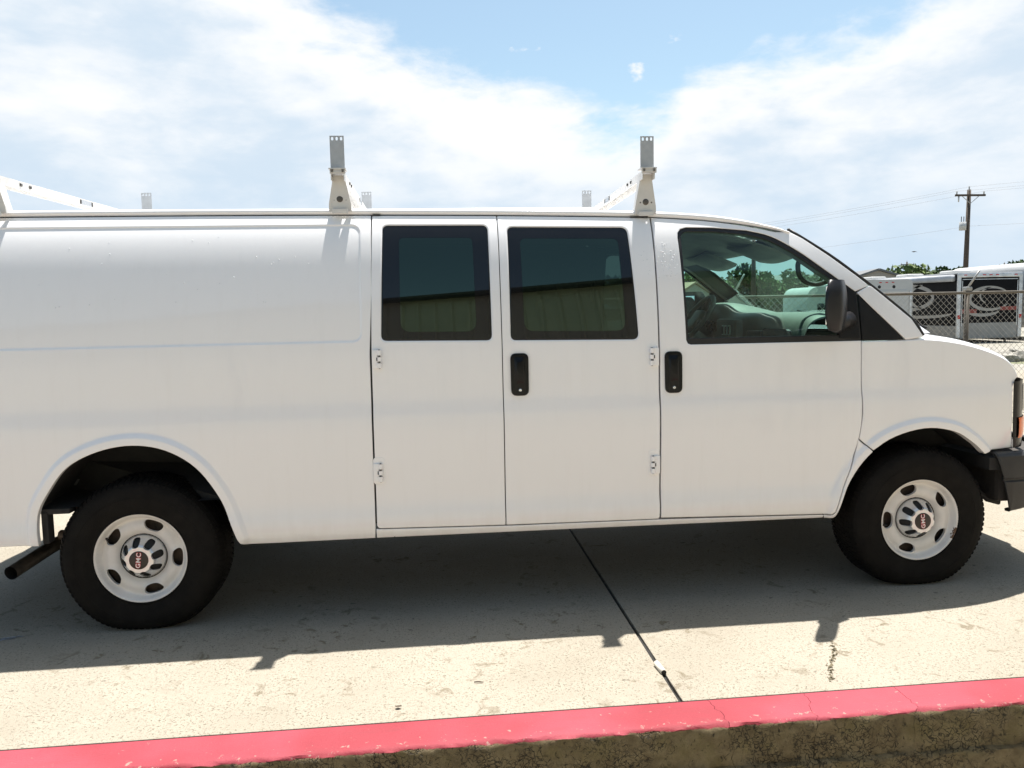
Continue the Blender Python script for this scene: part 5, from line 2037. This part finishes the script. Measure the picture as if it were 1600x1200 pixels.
# ------------------------------------------------------------------ houses
def house(x, y, w, l, h, rh, roofm, lab, rz=0.0):
    t = empty('house', (x, y, -.05), rz)
    tag(t, lab, 'house')
    MB().box((0, 0, h / 2), (w, l, h)).build('wall', 'siding', t)
    MB().prism([(-w / 2, h), (w / 2, h), (0, h + rh * .97)], 1, -l / 2, l / 2).build('gable', 'siding', t)
    for s_ in (-1, 1):
        m = MB()
        m.add([(0, -l / 2 - .3, h + rh), (0, l / 2 + .3, h + rh), (s_ * (w / 2 + .4), l / 2 + .3, h - .18), (s_ * (w / 2 + .4), -l / 2 - .3, h - .18)], [(0, 1, 2, 3)])
        o = m.build('roof', roofm, t)
        o.modifiers.new('thick', 'SOLIDIFY').thickness = .18
    MB().box((w * .22, 0, h + rh * .9), (.3, .3, .9)).build('chimney', 'roof_dark', t)
    for xx in (-w * .25, w * .25):
        MB().box((xx, -l / 2 - .02, h * .55), (1.0, .05, 1.1)).build('window', 'frit', t)


house(46.6, 76, 8.5, 11, 3.5, 1.35, 'shingle', 'grey shingle-roofed house just above the van pillar, behind the white trailer', R(-12))
house(40.6, 76.5, 9.0, 9, 3.5, 1.1, 'shingle', 'long low grey-roofed house partly behind the van windscreen pillar', R(70))
house(22.4, 62, 4.2, 5, 2.3, 1.2, 'brown_roof', 'brown-roofed shed seen through the far cab window', R(15))


# ------------------------------------------------------------------ trees
def tree(x, y, h, rx, lab, mat='leaf_dark', n=1500, bush=False, name='tree', leaf=.26):
    r_ = random.Random(int(x * 131 + y * 17))
    t = empty(name, (x, y, -.05))
    tag(t, lab, 'tree', 'trees beyond the lot')
    th = h * (.12 if bush else .38)
    m = MB()
    m.tube([(0, 0, -.1), (r_.uniform(-.1, .1), 0, th), (r_.uniform(-.3, .3), r_.uniform(-.3, .3), h * .75)], [h * .032, h * .024, h * .007], 8)
    limbs = []
    for i in range(7):
        q = r_.uniform(0, 6.28)
        z0 = th * r_.uniform(.7, 1.3)
        e = Vector((math.cos(q) * rx * r_.uniform(.5, .85), math.sin(q) * rx * r_.uniform(.5, .85), z0 + (h - z0) * r_.uniform(.35, .8)))
        limbs.append(e)
        m.tube([(0, 0, z0), (e.x * .5, e.y * .5, z0 + (e.z - z0) * .62), e], [h * .013, h * .009, h * .003], 6)
    m.build('trunk', 'bark', t, smooth=True)
    cl = [(e, rx * r_.uniform(.28, .46)) for e in limbs]
    for i in range(9):
        q = r_.uniform(0, 6.28)
        rr = rx * math.sqrt(r_.random()) * .75
        zz = th + (h - th) * (.25 + .66 * r_.random() * (1 - .55 * (rr / rx) ** 2))
        cl.append((Vector((math.cos(q) * rr, math.sin(q) * rr, zz)), rx * r_.uniform(.24, .42)))
    m = MB()
    vs, fs = [], []
    for i in range(n):
        c, s_ = cl[r_.randrange(len(cl))]
        while True:
            d = Vector((r_.uniform(-1, 1), r_.uniform(-1, 1), r_.uniform(-1, 1)))
            if .05 < d.length < 1:
                break
        d = d * (d.length ** -.35)
        p = c + Vector((d.x * s_, d.y * s_, d.z * s_ * .8))
        if p.z > h:
            p.z = h - r_.random() * .2
        if p.z < .2:
            p.z = .2 + r_.random() * .3
        u = Vector((r_.gauss(0, 1), r_.gauss(0, 1), r_.gauss(0, 1))).normalized()
        v = u.cross(Vector((r_.gauss(0, 1), r_.gauss(0, 1), r_.gauss(0, 1)))).normalized()
        a = leaf * r_.uniform(.55, 1.2)
        b = a * r_.uniform(.45, .8)
        o = len(vs)
        vs += [p - u * a, p - v * b * .8 + u * a * .1, p + u * a, p + v * b]
        fs.append((o, o + 1, o + 2, o + 3))
    m.add(vs, fs).build('crown', mat, t, fix=False)


tree(49.1, 71, 5.6, 2.1, 'small round tree standing alone above the black trailer roof', 'leaf_light', 1300)
for i, (x, y, h, rx, mt, lab) in enumerate((
        (52.6, 72, 4.9, 1.7, 'leaf_dark', 'low dark tree just left of the tall utility pole'),
        (55.2, 73, 5.4, 2.2, 'leaf_dark', 'dark tree directly behind the tall utility pole'),
        (58.4, 74, 5.0, 2.2, 'leaf_light', 'light green tree just right of the tall utility pole'),
        (62.6, 72, 6.1, 2.6, 'leaf_dark', 'large dark tree cut by the right edge of the photo'))):
    tree(x, y, h, rx, lab, mt, 1900)
seen = [(26.3, 66, 5.0, 2.6, 'leaf_light', 'pale tree seen through the far cab window'),
        (29.2, 72, 4.4, 2.2, 'leaf_light', 'pale tree right of the far windscreen pillar'),
        (31.8, 70, 5.6, 2.6, 'leaf_dark', 'dark tall tree behind the pole seen through the cab'),
        (34.8, 71, 5.2, 2.7, 'leaf_light', 'light green tree in the middle of the cab view'),
        (37.4, 70, 5.5, 2.6, 'leaf_dark', 'broad dark tree right of the middle of the cab view'),
        (40.2, 78, 4.6, 2.4, 'leaf_light', 'light green tree behind the white camper in the cab view'),
        (23.3, 70, 5.4, 2.6, 'leaf_dark', 'dark tree at the left edge of the cab view'),
        (20.0, 76, 5.0, 2.6, 'leaf_dark', 'dark tree half hidden by the door pillar')]
for (x, y, h, rx, mt, lab) in seen:
    tree(x, y, h, rx, lab, mt, 2400, bush=True)

for i in range(11):
    tree(-62 + i * 7.4 + random.uniform(-2, 2), random.uniform(62, 80), random.uniform(4.2, 6.2), random.uniform(2.2, 3.1), 'leafy tree in the row hidden behind the cargo side of the van', ('leaf_dark', 'leaf_light')[i % 2], 1200, bush=True)

# rocks and rubble by the fence at the right
for i in range(44):
    x, y = random.uniform(14.5, 25.0), random.uniform(13.6, 20.5)
    s_ = random.uniform(.10, .34)
    bm = bmesh.new()
    bmesh.ops.create_icosphere(bm, subdivisions=2, radius=1)
    sx, sy, sz = random.uniform(.7, 1.3), random.uniform(.7, 1.3), random.uniform(.4, .7)
    for v in bm.verts:
        k_ = 1 + random.uniform(-.16, .16)
        v.co = Vector((v.co.x * sx, v.co.y * sy, v.co.z * sz)) * s_ * k_
    me = bpy.data.meshes.new('rock')
    bm.to_mesh(me)
    bm.free()
    me.materials.append(P['rock'])
    o = bpy.data.objects.new('rock', me)
    COL.objects.link(o)
    o.location = (x, y, -.05 + s_ * sz * .45)
    tag(o, 'pale rubble rock lying on the gravel between fence and trailers', 'rock', 'rubble rocks on the gravel')

# a bird far off
m = MB()
m.grid(lambda u, v: (u * .34, .05 * math.cos(u * 2) - .06 * v, .10 * abs(u) ** .8 - .12 * abs(u) ** 2), list(np.linspace(-1, 1, 11)), [0, .5, 1])
m.tube([(0, .14, .0), (0, .05, .0), (0, -.10, 0), (0, -.22, .0)], [.015, .05, .045, .01], 8)
bird = m.build('bird', 'bird_black', None, smooth=True)
bird.location = (26.93, 36.0, 4.2)
bird.scale = (.6, .6, .6)
bird.rotation_euler = (0, 0, R(20))
bird.modifiers.new('thick', 'SOLIDIFY').thickness = .012
tag(bird, 'small dark bird flying above the trailers left of the tall pole', 'bird')
